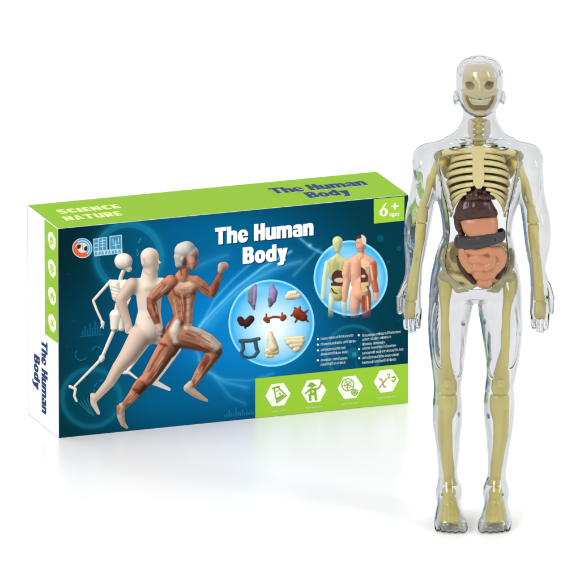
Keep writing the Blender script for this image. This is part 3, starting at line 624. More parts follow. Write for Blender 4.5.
def front_lettering():
    k = Ink('front', (210, 222, 318, 286), 0.22)
    sl = -34.3 / 349.3
    for dx, dy, c, s in ((1.0, 1.1, (0, 62, 100), .6), (0, 0, (250, 253, 255), 1)):
        letter(k, "The Human", (214.3 + dx, 245.4 + dy), (98.2, 98.2 * sl), (0, -16.8), c, strength=s)
        letter(k, "Body", (241.9 + dx, 264.6 + dy), (44.8, 44.8 * sl), (0, -16.6), c, strength=s)
    k.build("title_lettering", L2, box, "white title lettering on the front")
    # age label
    k = Ink('front', (370, 192, 406, 226), 0.3)
    p = [(372.8, 199.6), (403.6, 196.7), (403.4, 221.0), (372.9, 224.2)]
    k.over(k.sd_cover(k.poly(p)), (155, 202, 60)); lab = k.build("age_label", L1, box)
    k = Ink('front', (376, 200, 402, 220), 0.2); Y = (246, 250, 214)
    letter(k, "6", (378.4, 217.2), (8.6, -.85), (0, -13.4), Y); letter(k, "+", (390.2, 211.4), (7.4, -.73), (0, -10.0), Y)
    letter(k, "ages", (388.4, 217.0), (10.2, -1.0), (0, -4.3), Y, sp=.08)
    k.build("lettering", L2, lab)
    # maker's emblem
    k = Ink('front', (71, 237, 94, 261), 0.22)
    cx, cyv, r = 82.7, 248.8, 9.9
    sd = k.ell(cx, cyv, r); ang = np.degrees(np.arctan2(-(k.V - cyv), k.U - cx)); dist = np.hypot(k.U - cx, k.V - cyv)
    k.over(k.sd_cover(sd), (196, 222, 232))
    blue = (ang > -50) & (ang < 130)
    k.tint(blue * k.sd_cover(sd - .7) * 1.0, (66, 148, 190)); k.tint(~blue * k.sd_cover(sd - .7), (222, 92, 52))
    k.tint(blue * (np.abs(dist - 7.2) < .55) * .8, (206, 230, 240)); k.tint(~blue * (np.abs(dist - 7.0 - .02 * (ang - 180)) < .5) * .8, (250, 196, 170))
    k.over(k.sd_cover(k.ell(cx + .2, cyv - .3, 5.4, 5.0)), (222, 210, 196))
    for x, yv, rot in ((79.4, 247.4, .6), (86.2, 249.2, .3)): k.over(k.sd_cover(k.ell(x, yv, 1.7, 2.5, rot)), (42, 44, 54))
    k.tint(.7 * k.sd_cover(k.line([(82.6, 245.5), (83.2, 250)], .8)), (176, 150, 126))
    k.build("maker_emblem", L1, box, "round orange and blue swirl emblem")
    k = Ink('front', (92, 234, 124, 259), 0.2)
    O = (160, 206, 226); F = (74, 144, 180)
    k.over(.92 * k.sd_cover(k.poly([(93.4, 239.6), (107.2, 237.4), (107.2, 251.6), (93.8, 253)])), F); k.over(.92 * k.sd_cover(k.poly([(109.6, 237.0), (121.6, 235.8), (122.2, 250.2), (109.6, 251.4)])), F)
    for pts in ([(93.8, 240), (107, 238)], [(98.4, 239.6), (98.6, 251)], [(106.8, 238), (107, 251)], [(94, 240), (94.2, 252)], [(94, 244.6), (98, 244)], [(94, 248.6), (98, 248)], [(100.4, 241.8), (105, 241.2)], [(100.4, 244.6), (105, 244)], [(100.6, 247.4), (105, 246.8)], [(102.6, 239.4), (102.8, 250.6)],
                [(110, 237.2), (121.4, 236)], [(110, 237), (110, 251)], [(121.4, 236), (121.8, 250)], [(113, 240), (113.4, 244)], [(115.6, 241.6), (116, 250)], [(118.6, 239.4), (118.4, 243)], [(113, 246), (119, 245.2)]):
        k.over(k.sd_cover(k.line(pts, .45)), O)
    k.over(k.sd_cover(k.poly([(94, 251.6), (122.4, 249.2), (122.4, 254), (94.6, 257)])), (168, 212, 230))
    for i in range(8):
        x = 95.6 + i * 3.3; yv = 255.8 - i * .3
        k.over(.8 * k.sd_cover(k.line([(x, yv), (x + (.3, .9, 0, .5)[i % 4], yv - 3)], .36)), (50, 110, 150)); k.over(.8 * k.sd_cover(k.line([(x + 1.5, yv), (x + 1.5 - (.6, 0, .8, .2)[i % 4], yv - 3)], .36)), (50, 110, 150))
        k.over(.7 * k.sd_cover(k.line([(x + .2, yv - 1.4), (x + 1.5, yv - 1.5)], .26)), (50, 110, 150))
    k.build("maker_lettering", L1, box, "pale blue maker's name beside the emblem")
    # small feature print
    k = Ink('front', (314, 330, 407, 372), 0.26); Wt = (214, 234, 238)
    for x, yv in ((317, 339.6), (317, 345.2), (317, 350.9), (317, 360.9), (358, 335.8), (358.3, 349.8), (358.4, 358.7)): k.over(k.sd_cover(k.ell(x, yv, 1.05)), (232, 244, 246))
    for x0, y0, x1, y1 in ((320, 340.4, 351.5, 337), (320, 346, 355, 342.6), (320, 351.6, 344, 349.2), (320, 356, 347, 353.4), (320, 361.9, 346, 359.6), (320, 366.3, 344, 364), (361.6, 337.4, 399.6, 333.2), (361.6, 341.4, 389.6, 338.4), (361.6, 346, 383.3, 344), (361.6, 350.2, 395, 347), (361.6, 355, 402.4, 351), (361.6, 359.7, 397.8, 356.2), (361.6, 364.6, 395, 361)):
        squiggle_line(k, x0, y0, x1, y1, 1.9, Wt, .68)
    k.build("feature_print", L1, box, "two columns of tiny white bulleted print")
    # icon strip
    k = Ink('front', (252, 362, 410, 425), 0.45)
    p = [(254.2, 379.0), (409, 364.0), (409, 405.5), (254.2, 420.5)]
    k.over(k.sd_cover(k.poly(p)), GREEN); strip = k.build("icon_strip", L1, box, "green strip of four white hexagon icons along the front")
    Wc = (247, 251, 236); G = (132, 176, 60); BR = (168, 150, 96)
    def hexa(cx, cyv, fn, lab, cap):
        k = Ink('front', (cx - 14, cyv - 14, cx + 14, cyv + 22), 0.24)
        pts = [(cx - 12.2, cyv + 1.2), (cx - 6.4, cyv - 10.2), (cx + 5.6, cyv - 11.4), (cx + 12.2, cyv - 1.2), (cx + 6.2, cyv + 10.2), (cx - 5.8, cyv + 11.4)]
        k.over(k.sd_cover(k.poly(pts) + .4), Wc); fn(k, cx, cyv, lambda *pp, r=.55, c=G: k.over(k.sd_cover(k.line([(cx + x, cyv + y) for x, y in pp], r)), c))
        squiggle_line(k, cx - cap, cyv + 17 + cap * .09, cx + cap, cyv + 17 - cap * .09, 1.2, (226, 240, 180), .75)
        k.build("icon_hexagon", L2, strip, lab)
    def flask(k, cx, cy, ln):
        ln((-4, -6.5), (-1, 8), r=.7); ln((-1, 8), (8.4, 1), r=.7); ln((8.4, 1), (0, -7.4), r=.7); ln((-5.4, -6.2), (1, -8), r=1.0)
        k.over(k.sd_cover(k.poly([(cx - 1.2, cy + 3), (cx + 5, cy - .4), (cx + 7, cy + .8), (cx - .4, cy + 6.4)])), G); ln((-2.4, -3), (1.5, -4.6), r=.4)
        k.over(k.sd_cover(k.ell(cx + 2, cy - 1, 1.1)), G)
    def worker(k, cx, cy, ln):
        k.over(k.sd_cover(k.ell(cx - 2, cy - 6, 3.2, 2.6)), G); ln((-5.8, -5), (2, -5.8), r=.8); k.over(k.sd_cover(k.poly([(cx - 4.6, cy - 2.6), (cx + 2.4, cy - 3.4), (cx + 3, cy + 4), (cx - 3.6, cy + 4.8)])), G)
        ln((-4, 4), (-3.4, 9), r=1.3); ln((1.6, 4), (2.4, 8.4), r=1.3); ln((-4.4, -1), (-8, 2.4), r=.9); ln((2.6, -1.6), (6, -4), r=.9); ln((5, -3), (8, -8), r=.7, c=BR); ln((6.8, -8.4), (9, -7), r=.7, c=BR)
        k.over(.8 * k.sd_cover(k.ell(cx - 1, cy + .4, 1.3)), Wc)
    def globe(k, cx, cy, ln):
        for x, y, r in ((-2.2, -2.6, 6.0), (4.6, 5, 3.0)):
            k.over(k.sd_cover(.55 - np.abs(k.ell(cx + x, cy + y, r))), G)
            for t in range(5):
                a = t * 1.26 + .4; ln((x, y), (x + r * math.cos(a), y + r * math.sin(a)), r=.4)
            k.over(k.sd_cover(.4 - np.abs(k.ell(cx + x, cy + y, r * .55))), G); k.over(k.sd_cover(k.ell(cx + x, cy + y, r * .25)), BR)
    def formula(k, cx, cy, ln):
        ln((-6.6, -1.6), (-4.8, -1.8), (-2.2, 6.2), (-.4, 6), r=.7, c=BR); ln((.2, -2.2), (-6.8, 7), r=.65, c=BR)
        ln((1.2, -6), (3, -7), (3.4, -5), (1.4, -2.8), (4, -3), r=.5, c=G); ln((6, -3.4), (8.4, -4.2), (9.4, -2), (7.4, 1), (5.8, -.4), r=.75, c=G)
    hexa(277, 395.2, flask, "white hexagon with a flask", 6); hexa(312.8, 391.6, worker, "white hexagon with a small worker", 8); hexa(349.2, 388, globe, "white hexagon with two round gears", 8); hexa(385.6, 381.6, formula, "white hexagon with a formula", 9)
front_lettering()

def top_and_side():
    NAVY = (0, 48, 104)
    k = Ink('top', None, 1.2, ab=(0.001, 0.999, 0.004, 0.996)); k.over(np.ones(k.U.shape), (134, 184, 24))
    k.build("top_panel", 0.15, box)
    k = Ink('top', (262, 176, 375, 206), 0.22)
    for dx, dy, c, s in ((.5, .5, (214, 232, 150), .8), (0, 0, NAVY, 1)):
        letter(k, "The Human", (273.6 + dx, 194.8 + dy), (94.2, -9.25), (-7.4, -5.5), c, strength=s)
        letter(k, "Body", (309.2 + dx, 199.0 + dy), (42.6, -4.2), (-7.4, -5.5), c, strength=s)
    k.build("title_lettering", L1, box, "navy title lettering on the lid")
    k = Ink('top', (50, 200, 130, 228), 0.22)
    letter(k, "SCIENCE", (60.2, 215.2), (61.2, -6.0), (-5.3, -3.95), (218, 238, 152), sp=.07); letter(k, "NATURE", (67.2, 222.2), (56.6, -5.6), (-5.7, -4.25), (218, 238, 152), sp=.07)
    k.build("series_lettering", L1, box, "pale yellow two-line lettering on the lid")
    # narrow side
    k = Ink('side', None, 0.45, ab=(0.004, 0.996, 0.0015, 0.9985)); k.over(np.ones(k.U.shape), (250, 250, 250))
    for x, t0, t1, s in ((32.6, 232, 296, .12), (36.4, 240, 276, .12), (39.8, 226, 268, .10)): k.tint(s * k.sd_cover(k.line([(x, t0), (x, t1)], .35)), (120, 120, 124))
    for x in (33.4, 37, 40.6): k.tint(.2 * k.sd_cover(k.ell(x, 224.6 + (x - 33) * .7, .7)), (110, 110, 116))
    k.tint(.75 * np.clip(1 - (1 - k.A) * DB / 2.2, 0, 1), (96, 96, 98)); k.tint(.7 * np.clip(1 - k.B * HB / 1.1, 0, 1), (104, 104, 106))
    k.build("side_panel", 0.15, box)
    k = Ink('side', (30, 332, 50, 426), 0.2)
    letter(k, "The Human", (41.6, 339.2), (0, 73), (6.2, 4.68), NAVY); letter(k, "Body", (33.8, 353.6), (0, 34.5), (6.0, 4.5), NAVY)
    k.build("title_lettering", L1, box, "navy title lettering reading down the narrow side")
    k = Ink('side', (42, 212, 60, 350), 0.3)
    k.over(k.sd_cover(k.poly([(45.2, 216), (60, 216), (60, 344.6), (45.2, 334.2)])), (140, 189, 40)); st = k.build("icon_strip", L1, box, "short green strip of four icons on the narrow side")
    for i, (vv, lab) in enumerate(((241.6, "upper"), (269, "second"), (296.4, "third"), (323.4, "lowest"))):
        k = Ink('side', (45, vv - 16, 60, vv + 16), 0.22)
        k.over(k.sd_cover(k.poly([(50.3, vv - 8.6), (53.6, vv - 8.2), (56.6, vv - 1.2), (56.6, vv + 6), (54.4, vv + 9.2), (51.4, vv + 6.6), (49.4, vv - .6), (49.2, vv - 6)]) + .3), (232, 244, 206))
        G = (150, 192, 84)
        for pts in (([(51.4, vv - 3), (54.6, vv + 1.4), (51.8, vv + 3.4), (51.4, vv - 3)], [(53, vv - 4), (53.4, vv - 1)]), ([(51, vv - 3.6), (54.6, vv - .6)], [(51, vv), (55, vv + 3)], [(52.6, vv - 4), (53.2, vv + 4.6)]), ([(51.6, vv + 3), (53, vv - 3), (54.6, vv + 4.6)], [(51.2, vv - 1.6), (55, vv + 1)]), ([(52, vv - 3), (54.4, vv + 3.4)], [(54, vv - 2), (52, vv + 2)]))[i]:
            k.over(k.sd_cover(k.line(pts, .6)), G)
        squig = [(47.2, vv - 5), (47.2, vv + 3)]; k.over(.5 * k.sd_cover(k.line(squig, .4)), (214, 232, 160))
        k.build("icon_hexagon", L2, st)
top_and_side()
#@@FIGURE
# ================================================================== ANATOMY FIGURE
fig_y, KF = ground_y(520.0)
CX = 476.5
fig = bpy.data.objects.new("anatomy_figure", None); col.objects.link(fig)
fig.location = ((CX - 290) * KF, fig_y, 0)
fig["label"] = "clear plastic anatomy figure with cream skeleton and coloured organs, standing beside the carton"; fig["category"] = "anatomy model"

def pt(u, v, dy=0.0):
    return np.array((u - CX, dy, (520.0 - v - dy * SE) / CE))
def zz(v, dy=0.0): return (520.0 - v - dy * SE) / CE

def pchip(x, y, q):
    """Smooth monotone-ish interpolation through table points."""
    x = np.asarray(x, float); y = np.asarray(y, float)
    d = np.diff(y) / np.diff(x); m = np.zeros_like(y)
    m[0], m[-1] = d[0], d[-1]
    for i in range(1, len(x) - 1):
        if d[i - 1] * d[i] > 0:
            w1 = 2 * (x[i + 1] - x[i]) + (x[i] - x[i - 1]); w2 = (x[i + 1] - x[i]) + 2 * (x[i] - x[i - 1])
            m[i] = (w1 + w2) / (w1 / d[i - 1] + w2 / d[i])
    i = np.clip(np.searchsorted(x, q) - 1, 0, len(x) - 2)
    h = x[i + 1] - x[i]; t = np.clip((q - x[i]) / h, 0, 1)
    return (y[i] * (1 + 2 * t) * (1 - t) ** 2 + m[i] * h * t * (1 - t) ** 2 + y[i + 1] * t * t * (3 - 2 * t) + m[i + 1] * h * t * t * (t - 1))

class Field:
    """A signed-distance grid in figure px; shapes are blended in, then meshed."""
    def __init__(self, lo, hi, h):
        self.lo = np.array(lo, float); self.h = h
        self.n = [int(math.ceil((hi[i] - lo[i]) / h)) + 1 for i in range(3)]
        self.F = np.full(self.n, 50.0, dtype=np.float32)
    def _sub(self, lo, hi):
        i0 = [max(0, int(math.floor((lo[i] - self.lo[i]) / self.h))) for i in range(3)]
        i1 = [min(self.n[i], int(math.ceil((hi[i] - self.lo[i]) / self.h)) + 1) for i in range(3)]
        if any(i1[i] - i0[i] < 2 for i in range(3)): return None
        ax = [(self.lo[i] + np.arange(i0[i], i1[i]) * self.h).astype(np.float32) for i in range(3)]
        return tuple(slice(i0[i], i1[i]) for i in range(3)), ax[0][:, None, None], ax[1][None, :, None], ax[2][None, None, :]
    def apply(self, fn, lo, hi, k=2.0, cut=False):
        pad = k + 2 * self.h + 1
        r = self._sub([a - pad for a in lo], [b + pad for b in hi])
        if r is None: return
        sl, X, Y, Z = r
        d = fn(X, Y, Z).astype(np.float32); a = self.F[sl]
        if cut:
            d = -d; hh = np.maximum(k - np.abs(a - d), 0) / k if k else 0
            self.F[sl] = np.maximum(a, d) + (hh * hh * k * .25 if k else 0)
        else:
            hh = np.maximum(k - np.abs(a - d), 0) / k if k else 0
            self.F[sl] = np.minimum(a, d) - (hh * hh * k * .25 if k else 0)
    def ell(self, c, r, k=2.0, cut=False):
        c = np.asarray(c, float); r = np.asarray(r, float) * np.ones(3)
        def fn(X, Y, Z):
            x, y, z = X - c[0], Y - c[1], Z - c[2]
            k0 = np.sqrt((x / r[0]) ** 2 + (y / r[1]) ** 2 + (z / r[2]) ** 2)
            k1 = np.sqrt((x / r[0] ** 2) ** 2 + (y / r[1] ** 2) ** 2 + (z / r[2] ** 2) ** 2) + 1e-6
            return k0 * (k0 - 1) / k1
        self.apply(fn, c - r, c + r, k, cut)
    def cap(self, pts, r0, r1=None, k=2.0, cut=False, flat=1.0):
        """A tapering tube through pts; flat < 1 squashes it in depth."""
        r1 = r0 if r1 is None else r1
        pts = [np.asarray(p, float) for p in pts]; n = len(pts) - 1
        def fn(X, Y, Z):
            best = None
            for i in range(n):
                a, b = pts[i], pts[i + 1]; d = b - a
                L = d[0] ** 2 + (d[1] / flat) ** 2 + d[2] ** 2 + 1e-9
                t = np.clip(((X - a[0]) * d[0] + (Y - a[1]) * d[1] / flat ** 2 + (Z - a[2]) * d[2]) / L, 0, 1)
                dd = np.sqrt((X - a[0] - t * d[0]) ** 2 + ((Y - a[1] - t * d[1]) / flat) ** 2 + (Z - a[2] - t * d[2]) ** 2) - (r0 + (r1 - r0) * (i + t) / n)
                best = dd if best is None else np.minimum(best, dd)
            return best * min(1.0, flat + .25)
        R = max(r0, r1); P = np.array(pts)
        self.apply(fn, P.min(0) - R, P.max(0) + R, k, cut)
    def loft(self, rows, k=2.0, cut=False, n=2.0, dz=0.0):
        """rows: (photo row v, left u, right u, front dy, back dy); horizontal ovals."""
        rows = sorted(rows, key=lambda r: -r[0]); z = [zz(r[0]) + dz for r in rows]
        tab = np.array([(0.5 * (r[1] + r[2]) - CX, 0.5 * (r[2] - r[1]), 0.5 * (r[3] + r[4]), 0.5 * (r[4] - r[3])) for r in rows])
        def fn(X, Y, Z):
            zq = Z.ravel(); cx, a, cyy, b = [pchip(z, tab[:, i], zq)[None, None, :].astype(np.float32) for i in range(4)]
            a = np.maximum(a, .3); b = np.maximum(b, .3)
            x = np.abs(X - cx); y = np.abs(Y - cyy)
            if n == 2.0:
                k0 = np.sqrt((x / a) ** 2 + (y / b) ** 2); k1 = np.sqrt((x / a ** 2) ** 2 + (y / b ** 2) ** 2) + 1e-6
                d = k0 * (k0 - 1) / k1
            else:
                q = ((x / a) ** n + (y / b) ** n) ** (1 / n); gx = (x / a) ** (n - 1) / a; gy = (y / b) ** (n - 1) / b
                d = (q - 1) / (np.sqrt(gx * gx + gy * gy) / np.maximum(q, .05) ** (n - 1) + 1e-6)
                d = np.maximum(d, -np.minimum(a, b))
            return np.maximum(d, np.maximum(Z - z[-1], z[0] - Z))
        m = tab
        lo = ((m[:, 0] - m[:, 1]).min(), (m[:, 2] - m[:, 3]).min(), z[0]); hi = ((m[:, 0] + m[:, 1]).max(), (m[:, 2] + m[:, 3]).max(), z[-1])
        self.apply(fn, lo, hi, k, cut)
    def noise(self, amp, freq, seed=0):
        r = np.random.default_rng(seed); ax = [(self.lo[i] + np.arange(self.n[i]) * self.h).astype(np.float32) for i in range(3)]
        acc = np.zeros(self.n, np.float32)
        for _ in range(7):
            w = r.normal(size=3) * freq; p = r.uniform(0, 6.28)
            acc += np.sin(ax[0][:, None, None] * w[0] + ax[1][None, :, None] * w[1] + ax[2][None, None, :] * w[2] + p).astype(np.float32)
        self.F += amp * acc / 2.6
    def mesh(self, name):
        F = self.F; h = self.h
        s = F < 0
        c = np.zeros([n - 1 for n in self.n], np.int8)
        for i in (0, 1):
            for j in (0, 1):
                for k in (0, 1):
                    c += s[i:self.n[0] - 1 + i, j:self.n[1] - 1 + j, k:self.n[2] - 1 + k]
        ii, jj, kk = np.nonzero((c > 0) & (c < 8))
        idx = np.full(c.shape, -1, np.int32); idx[ii, jj, kk] = np.arange(len(ii))
        acc = np.zeros((len(ii), 3)); cnt = np.zeros(len(ii))
        cor = [(i, j, k) for i in (0, 1) for j in (0, 1) for k in (0, 1)]
        for p in cor:
            for ax in range(3):
                if p[ax]: continue
                q = list(p); q[ax] = 1
                a = F[ii + p[0], jj + p[1], kk + p[2]]; b = F[ii + q[0], jj + q[1], kk + q[2]]
                m = (a < 0) != (b < 0)
                t = np.where(m, a / np.where(m, a - b, 1), 0)
                P = np.stack([np.full(len(ii), p[0], float), np.full(len(ii), p[1], float), np.full(len(ii), p[2], float)], -1); P[:, ax] += t
                acc += P * m[:, None]; cnt += m
        V = (acc / cnt[:, None] + np.stack([ii, jj, kk], -1)) * h + self.lo
        quads = []
        for ax in range(3):
            u, w = [(1, 2), (2, 0), (0, 1)][ax]
            sl0 = [slice(1, -1)] * 3; sl1 = [slice(1, -1)] * 3; sl0[ax] = slice(0, -1); sl1[ax] = slice(1, None)
            A = s[tuple(sl0)]; Bm = s[tuple(sl1)]
            e = np.argwhere(A != Bm); fl = A[tuple(e.T)]
            base = e.copy()
            for o in range(3):
                if o != ax: base[:, o] += 1
            def cell(du, dw):
                q = base.copy(); q[:, u] += du; q[:, w] += dw
                return idx[q[:, 0], q[:, 1], q[:, 2]]
            q = np.stack([cell(-1, -1), cell(0, -1), cell(0, 0), cell(-1, 0)], -1)
            q[~fl] = q[~fl][:, ::-1]
            quads.append(q)
        Q = np.concatenate(quads); Q = Q[(Q >= 0).all(1)]
        return mesh_np(name, V * KF, Q, True)

def confine(f, gap=.5):
    """Keep a bone inside the hollow of the shell."""
    I = [np.clip((f.lo[a] + np.arange(f.n[a]) * f.h - body.lo[a]) / body.h, 0, body.n[a] - 1.001) for a in range(3)]
    b = [i.astype(int) for i in I]; t = [(i - j).astype(np.float32) for i, j in zip(I, b)]
    acc = 0
    for i in (0, 1):
        for j in (0, 1):
            for k in (0, 1):
                w = (t[0] if i else 1 - t[0])[:, None, None] * (t[1] if j else 1 - t[1])[None, :, None] * (t[2] if k else 1 - t[2])[None, None, :]
                acc = acc + w * er[np.ix_(b[0] + i, b[1] + j, b[2] + k)]
    f.F = np.maximum(f.F, acc + gap)

def part(name, f, m, parent=None, label=None):
    o = link(name, f.mesh(name), m, fig if parent is None else parent)
    if label: o["label"] = label
    return o

# ---- clear body shell: silhouette tables read from the photograph (v, left, right, front, back)
T_TORSO = [(143, 446, 510, -13, 17), (147, 436, 519, -20, 23), (153, 430, 524, -25, 27), (163, 428, 526, -29, 29), (185, 431, 523, -31, 29), (205, 438, 516.5, -29, 26), (220, 441, 512.5, -26, 23), (234, 442, 511, -24, 22),
           (248, 437.5, 513.5, -24, 24), (262, 433.5, 516, -25, 28), (280, 430, 519.5, -26, 30), (288, 429.6, 520, -25, 29), (294, 431, 518.6, -22, 27), (299, 437, 512, -15, 20), (302, 446, 504, -7, 10)]
T_NECK = [(100, 464, 494, -4, 18), (106, 462.4, 495, -9, 20), (112, 462, 495, -12, 19), (121, 462, 494.5, -14, 18), (130, 460.8, 496.2, -14, 18), (138, 460, 497, -14, 18), (146, 462, 495, -10, 14)]
T_HEAD = [(60.6, 472, 484, -9, 11), (61.6, 467, 489, -15, 17), (63.4, 462.4, 493.6, -20, 22), (67, 458, 498, -25.5, 27.5), (76, 455.2, 500.9, -28, 30), (86, 455.2, 500.9, -28, 30), (94, 455.8, 500.6, -28, 26), (99, 457, 499.8, -28, 18), (104, 459.6, 497, -27, 7), (108.4, 463.4, 493.2, -26, 0), (111.6, 468.6, 488.4, -24, -6)]
T_ARM_L = [(147.5, 424, 436, -6, 6), (150.4, 419.6, 440, -11, 11), (154.6, 416, 442, -15, 15), (161, 413.4, 442, -17, 17), (174, 412, 440, -18, 18), (192, 409.5, 436.5, -16, 17), (205, 406.5, 434, -14, 16), (216, 404.6, 432, -14, 15), (230, 403.4, 429.4, -14, 14), (242, 403.6, 427, -13, 12), (256, 404.4, 424.5, -11, 10), (268, 404.8, 422, -9, 8), (276, 404.6, 421.6, -8, 8), (284, 404.8, 420.6, -7, 7), (290, 407, 418, -4, 4)]
T_ARM_R = [(147.5, 518, 530, -6, 6), (150.4, 514, 534.4, -11, 11), (154.6, 512, 538, -15, 15), (161, 512, 540.6, -17, 17), (174, 514, 542, -18, 18), (192, 516.5, 543, -16, 17), (205, 518.8, 545.4, -14, 16), (216, 520.4, 548, -14, 15), (230, 522.2, 549.6, -14, 14), (242, 523.6, 549.4, -13, 12), (256, 526, 547, -11, 10), (268, 528.4, 544.6, -9, 8), (276, 529, 545, -8, 8), (284, 530.2, 545, -7, 7), (290, 533, 542, -4, 4)]
T_LEG_L = [(268, 440, 462, -8, 12), (276, 434, 468, -18, 22), (286, 430.4, 471.4, -23, 27), (298, 428.4, 473, -25, 27), (310, 428, 471.5, -25, 25), (329, 427.7, 468, -24, 22), (355, 430, 464.7, -22, 19), (375, 432.6, 462.6, -17, 15), (388, 433.6, 460.6, -15, 14), (396, 433.2, 461.4, -14, 16), (404, 432.6, 462, -14, 18), (421, 432.4, 462, -13, 21), (437, 434.6, 460, -12, 20), (449, 436.4, 459.4, -11, 17), (475, 438.6, 457, -8, 12), (488, 439, 457.6, -9, 12), (496, 440, 457.6, -8, 12), (502, 443, 455, -5, 9)]
T_LEG_R = [(268, 488, 510, -8, 12), (276, 482, 516, -18, 22), (286, 478.6, 519.6, -23, 27), (298, 477, 521.4, -25, 27), (310, 477.8, 521.6, -25, 25), (329, 481, 522, -24, 22), (355, 485, 519.4, -22, 19), (375, 486, 515.4, -17, 15), (388, 484.6, 513, -15, 14), (396, 483.8, 513.8, -14, 16), (404, 483.4, 514.4, -14, 18), (421, 484.3, 513.4, -13, 21), (437, 486.2, 511.2, -12, 20), (449, 487, 509.2, -11, 17), (475, 487.6, 505.6, -8, 12), (488, 486.8, 505, -9, 12), (496, 487, 504.4, -8, 12), (502, 489.6, 502, -5, 9)]
H = 0.8
body = Field((-90, -62, -3), (90, 40, 488), H)
body.loft(T_TORSO, 3); body.loft(T_NECK, 3); body.loft(T_HEAD, 3); body.ell(pt(478.05, 84.6, 1), (22.9, 29.5, 24.0), 3)
for sg in (-1, 1):                                        # neck muscles sloping to the shoulders
    nx = 478 + sg * 9
    body.cap([pt(nx, 128, 4), pt(478 + sg * 19, 141.4, 4), pt(477 + sg * 33, 150.6, 3), pt(476.6 + sg * 50, 157.2, 1)], 8.6, 11.6, 7)
    body.ell(pt(476.7 + sg * 48.2, 162, 0), (16, 16.5, 15.4), 7)
for sg, uc in ((-1, 460), (1, 493)):                      # chest, shoulder blades, buttocks
    body.ell(pt(uc - sg * 2, 168, -20), (19, 11, 15), 8); body.ell(pt(uc, 172, 18), (17, 12, 20), 8)
    body.ell(pt(uc - sg * 3, 286, 20), (18, 14, 19), 8)
body.loft(T_ARM_L, 4); body.loft(T_ARM_R, 4); body.loft(T_LEG_L, 2.5); body.loft(T_LEG_R, 2.5)
# head details: ears, brow, nose, lips, chin, cropped hair
for sg in (-1, 1):
    ex = 478 + sg * 23.5
    body.ell(pt(ex, 99.5, -1), (2.9, 5, 6.6), 3)
body.cap([pt(478.2, 86, -26.6), pt(478.2, 95.4, -27.6)], 2.2, 3.4, 6)
body.ell(pt(478.3, 106, -24), (7.5, 4, 3.4), 4); body.ell(pt(478.4, 113.4, -22), (7, 4.6, 4.2), 4)
hr = np.random.default_rng(3)
for row, (n, e, r) in enumerate(((15, .52, 2.6), (13, .82, 2.8), (9, 1.12, 3.0))):      # low locks of cropped hair
    for i in range(n):
        a = 6.283 * (i + .5 * (row % 2)) / n + hr.uniform(-.12, .12); ee = e + hr.uniform(-.07, .07); ca, sa = math.cos(ee), math.sin(ee)
        p = np.array((478.1 - CX + 21.6 * math.cos(a) * ca ** .8, 1 + 27.6 * math.sin(a) * ca ** .8, zz(84) + 22.4 * sa ** .9))
        body.ell(p, (r * 1.2, r * 1.1, r * .8), 3)
for pts in (((440, 335), (455.6, 345), (457, 366), (447, 384), (425, 188), (414.4, 234), (447, 425)), ((510, 335), (494.4, 345), (491.6, 366), (499.6, 384), (530.4, 188), (538.4, 234), (499, 425))):   # muscle relief
    for (u, v), dy, r in zip(pts, (-18, -17, -13.5, -12.5, -12.5, -9.5, 12), ((8.5, 8, 34), (7, 7, 28), (5.4, 6, 11), (6.6, 4.4, 8), (8.5, 8.5, 20), (7.5, 7.5, 19), (12, 9, 22))):
        body.ell(pt(u, v, dy), r, 3.5)
for sg in (-1, 1):                                         # shoulder cap edge and collar line
    body.ell(pt(476.7 + sg * 55, 170, -10), (8.5, 10, 15), 3)
# ankles, feet and toes
for sg in (-1, 1):
    ox = -4.2 - CX + CX
    fx = lambda x: ox + sg * x
    P = lambda x, dy, z: np.array((fx(x), dy, z))
    body.cap([P(23.8, 4, 38), P(23.4, 9, 12)], 9.5, 10.5, 4)
    body.ell(P(23.6, -3, 27), (9.2, 11, 14), 9); body.ell(P(23.6, -14, 15.4), (11.6, 15, 12.6), 11); body.ell(P(23, -26, 10.2), (13.6, 14, 8.8), 11); body.ell(P(22.2, -35, 7.2), (15.2, 10, 6.4), 9)
    body.ell(P(15, 2, 30), (3.6, 6, 6), 5); body.ell(P(32, 4, 28), (3.4, 6, 6), 5)
    for x, dy, r in ((10.0, -45, 5.0), (17.2, -46.4, 4.1), (23.6, -45.4, 3.9), (29.4, -43, 3.7), (34.6, -39, 3.4)):
        body.cap([P(x * .95 + 1.2, -34, 7.0), P(x, dy + 5, 6.2), P(x, dy, r)], r + .3, r, 1.8)
# hands, palms forward, thumbs outward
def hand(sg, uw, us, thumb):
    body.loft([(272, us[0] + 5, us[1] - 5, -4, 4), (278, us[0] + 1.4, us[1] - 1.8, -7, 7), (285, us[0], us[1] - .3, -8, 8), (298, us[0] - .6, us[1], -9, 7), (309, us[0] - .8, us[1], -9, 6), (315, us[0] + .2, us[1] - .6, -7, 4), (319, us[0] + 2, us[1] - 2.4, -5, 1)], 3)
    w = (us[1] - us[0]); r = w / 8 + .55
    for i in range(4):
        u = us[0] + w * (i + .5) / 4; j = i if sg < 0 else 3 - i
        tip = (330.0, 333, 332.4, 328.8)[j] - 2.4
        body.cap([pt(u, 310, -2), pt(u - (u - .5 * sum(us)) * .02, 319, -4.4), pt(u - (u - .5 * sum(us)) * .08, tip, -9.5 - (j % 2))], r + .2, r - .5, 1.2)
    body.cap([pt(*thumb[0]), pt(*thumb[1]), pt(*thumb[2])], 4.6, 3.0, 1.8)
hand(-1, None, (402.6, 420.6), ((405.5, 286, -3), (399.8, 298, -8), (399.4, 311.5, -12)))
hand(1, None, (530.0, 548.2), ((545.4, 286, -3), (549.6, 298, -8), (549.8, 311.5, -12)))
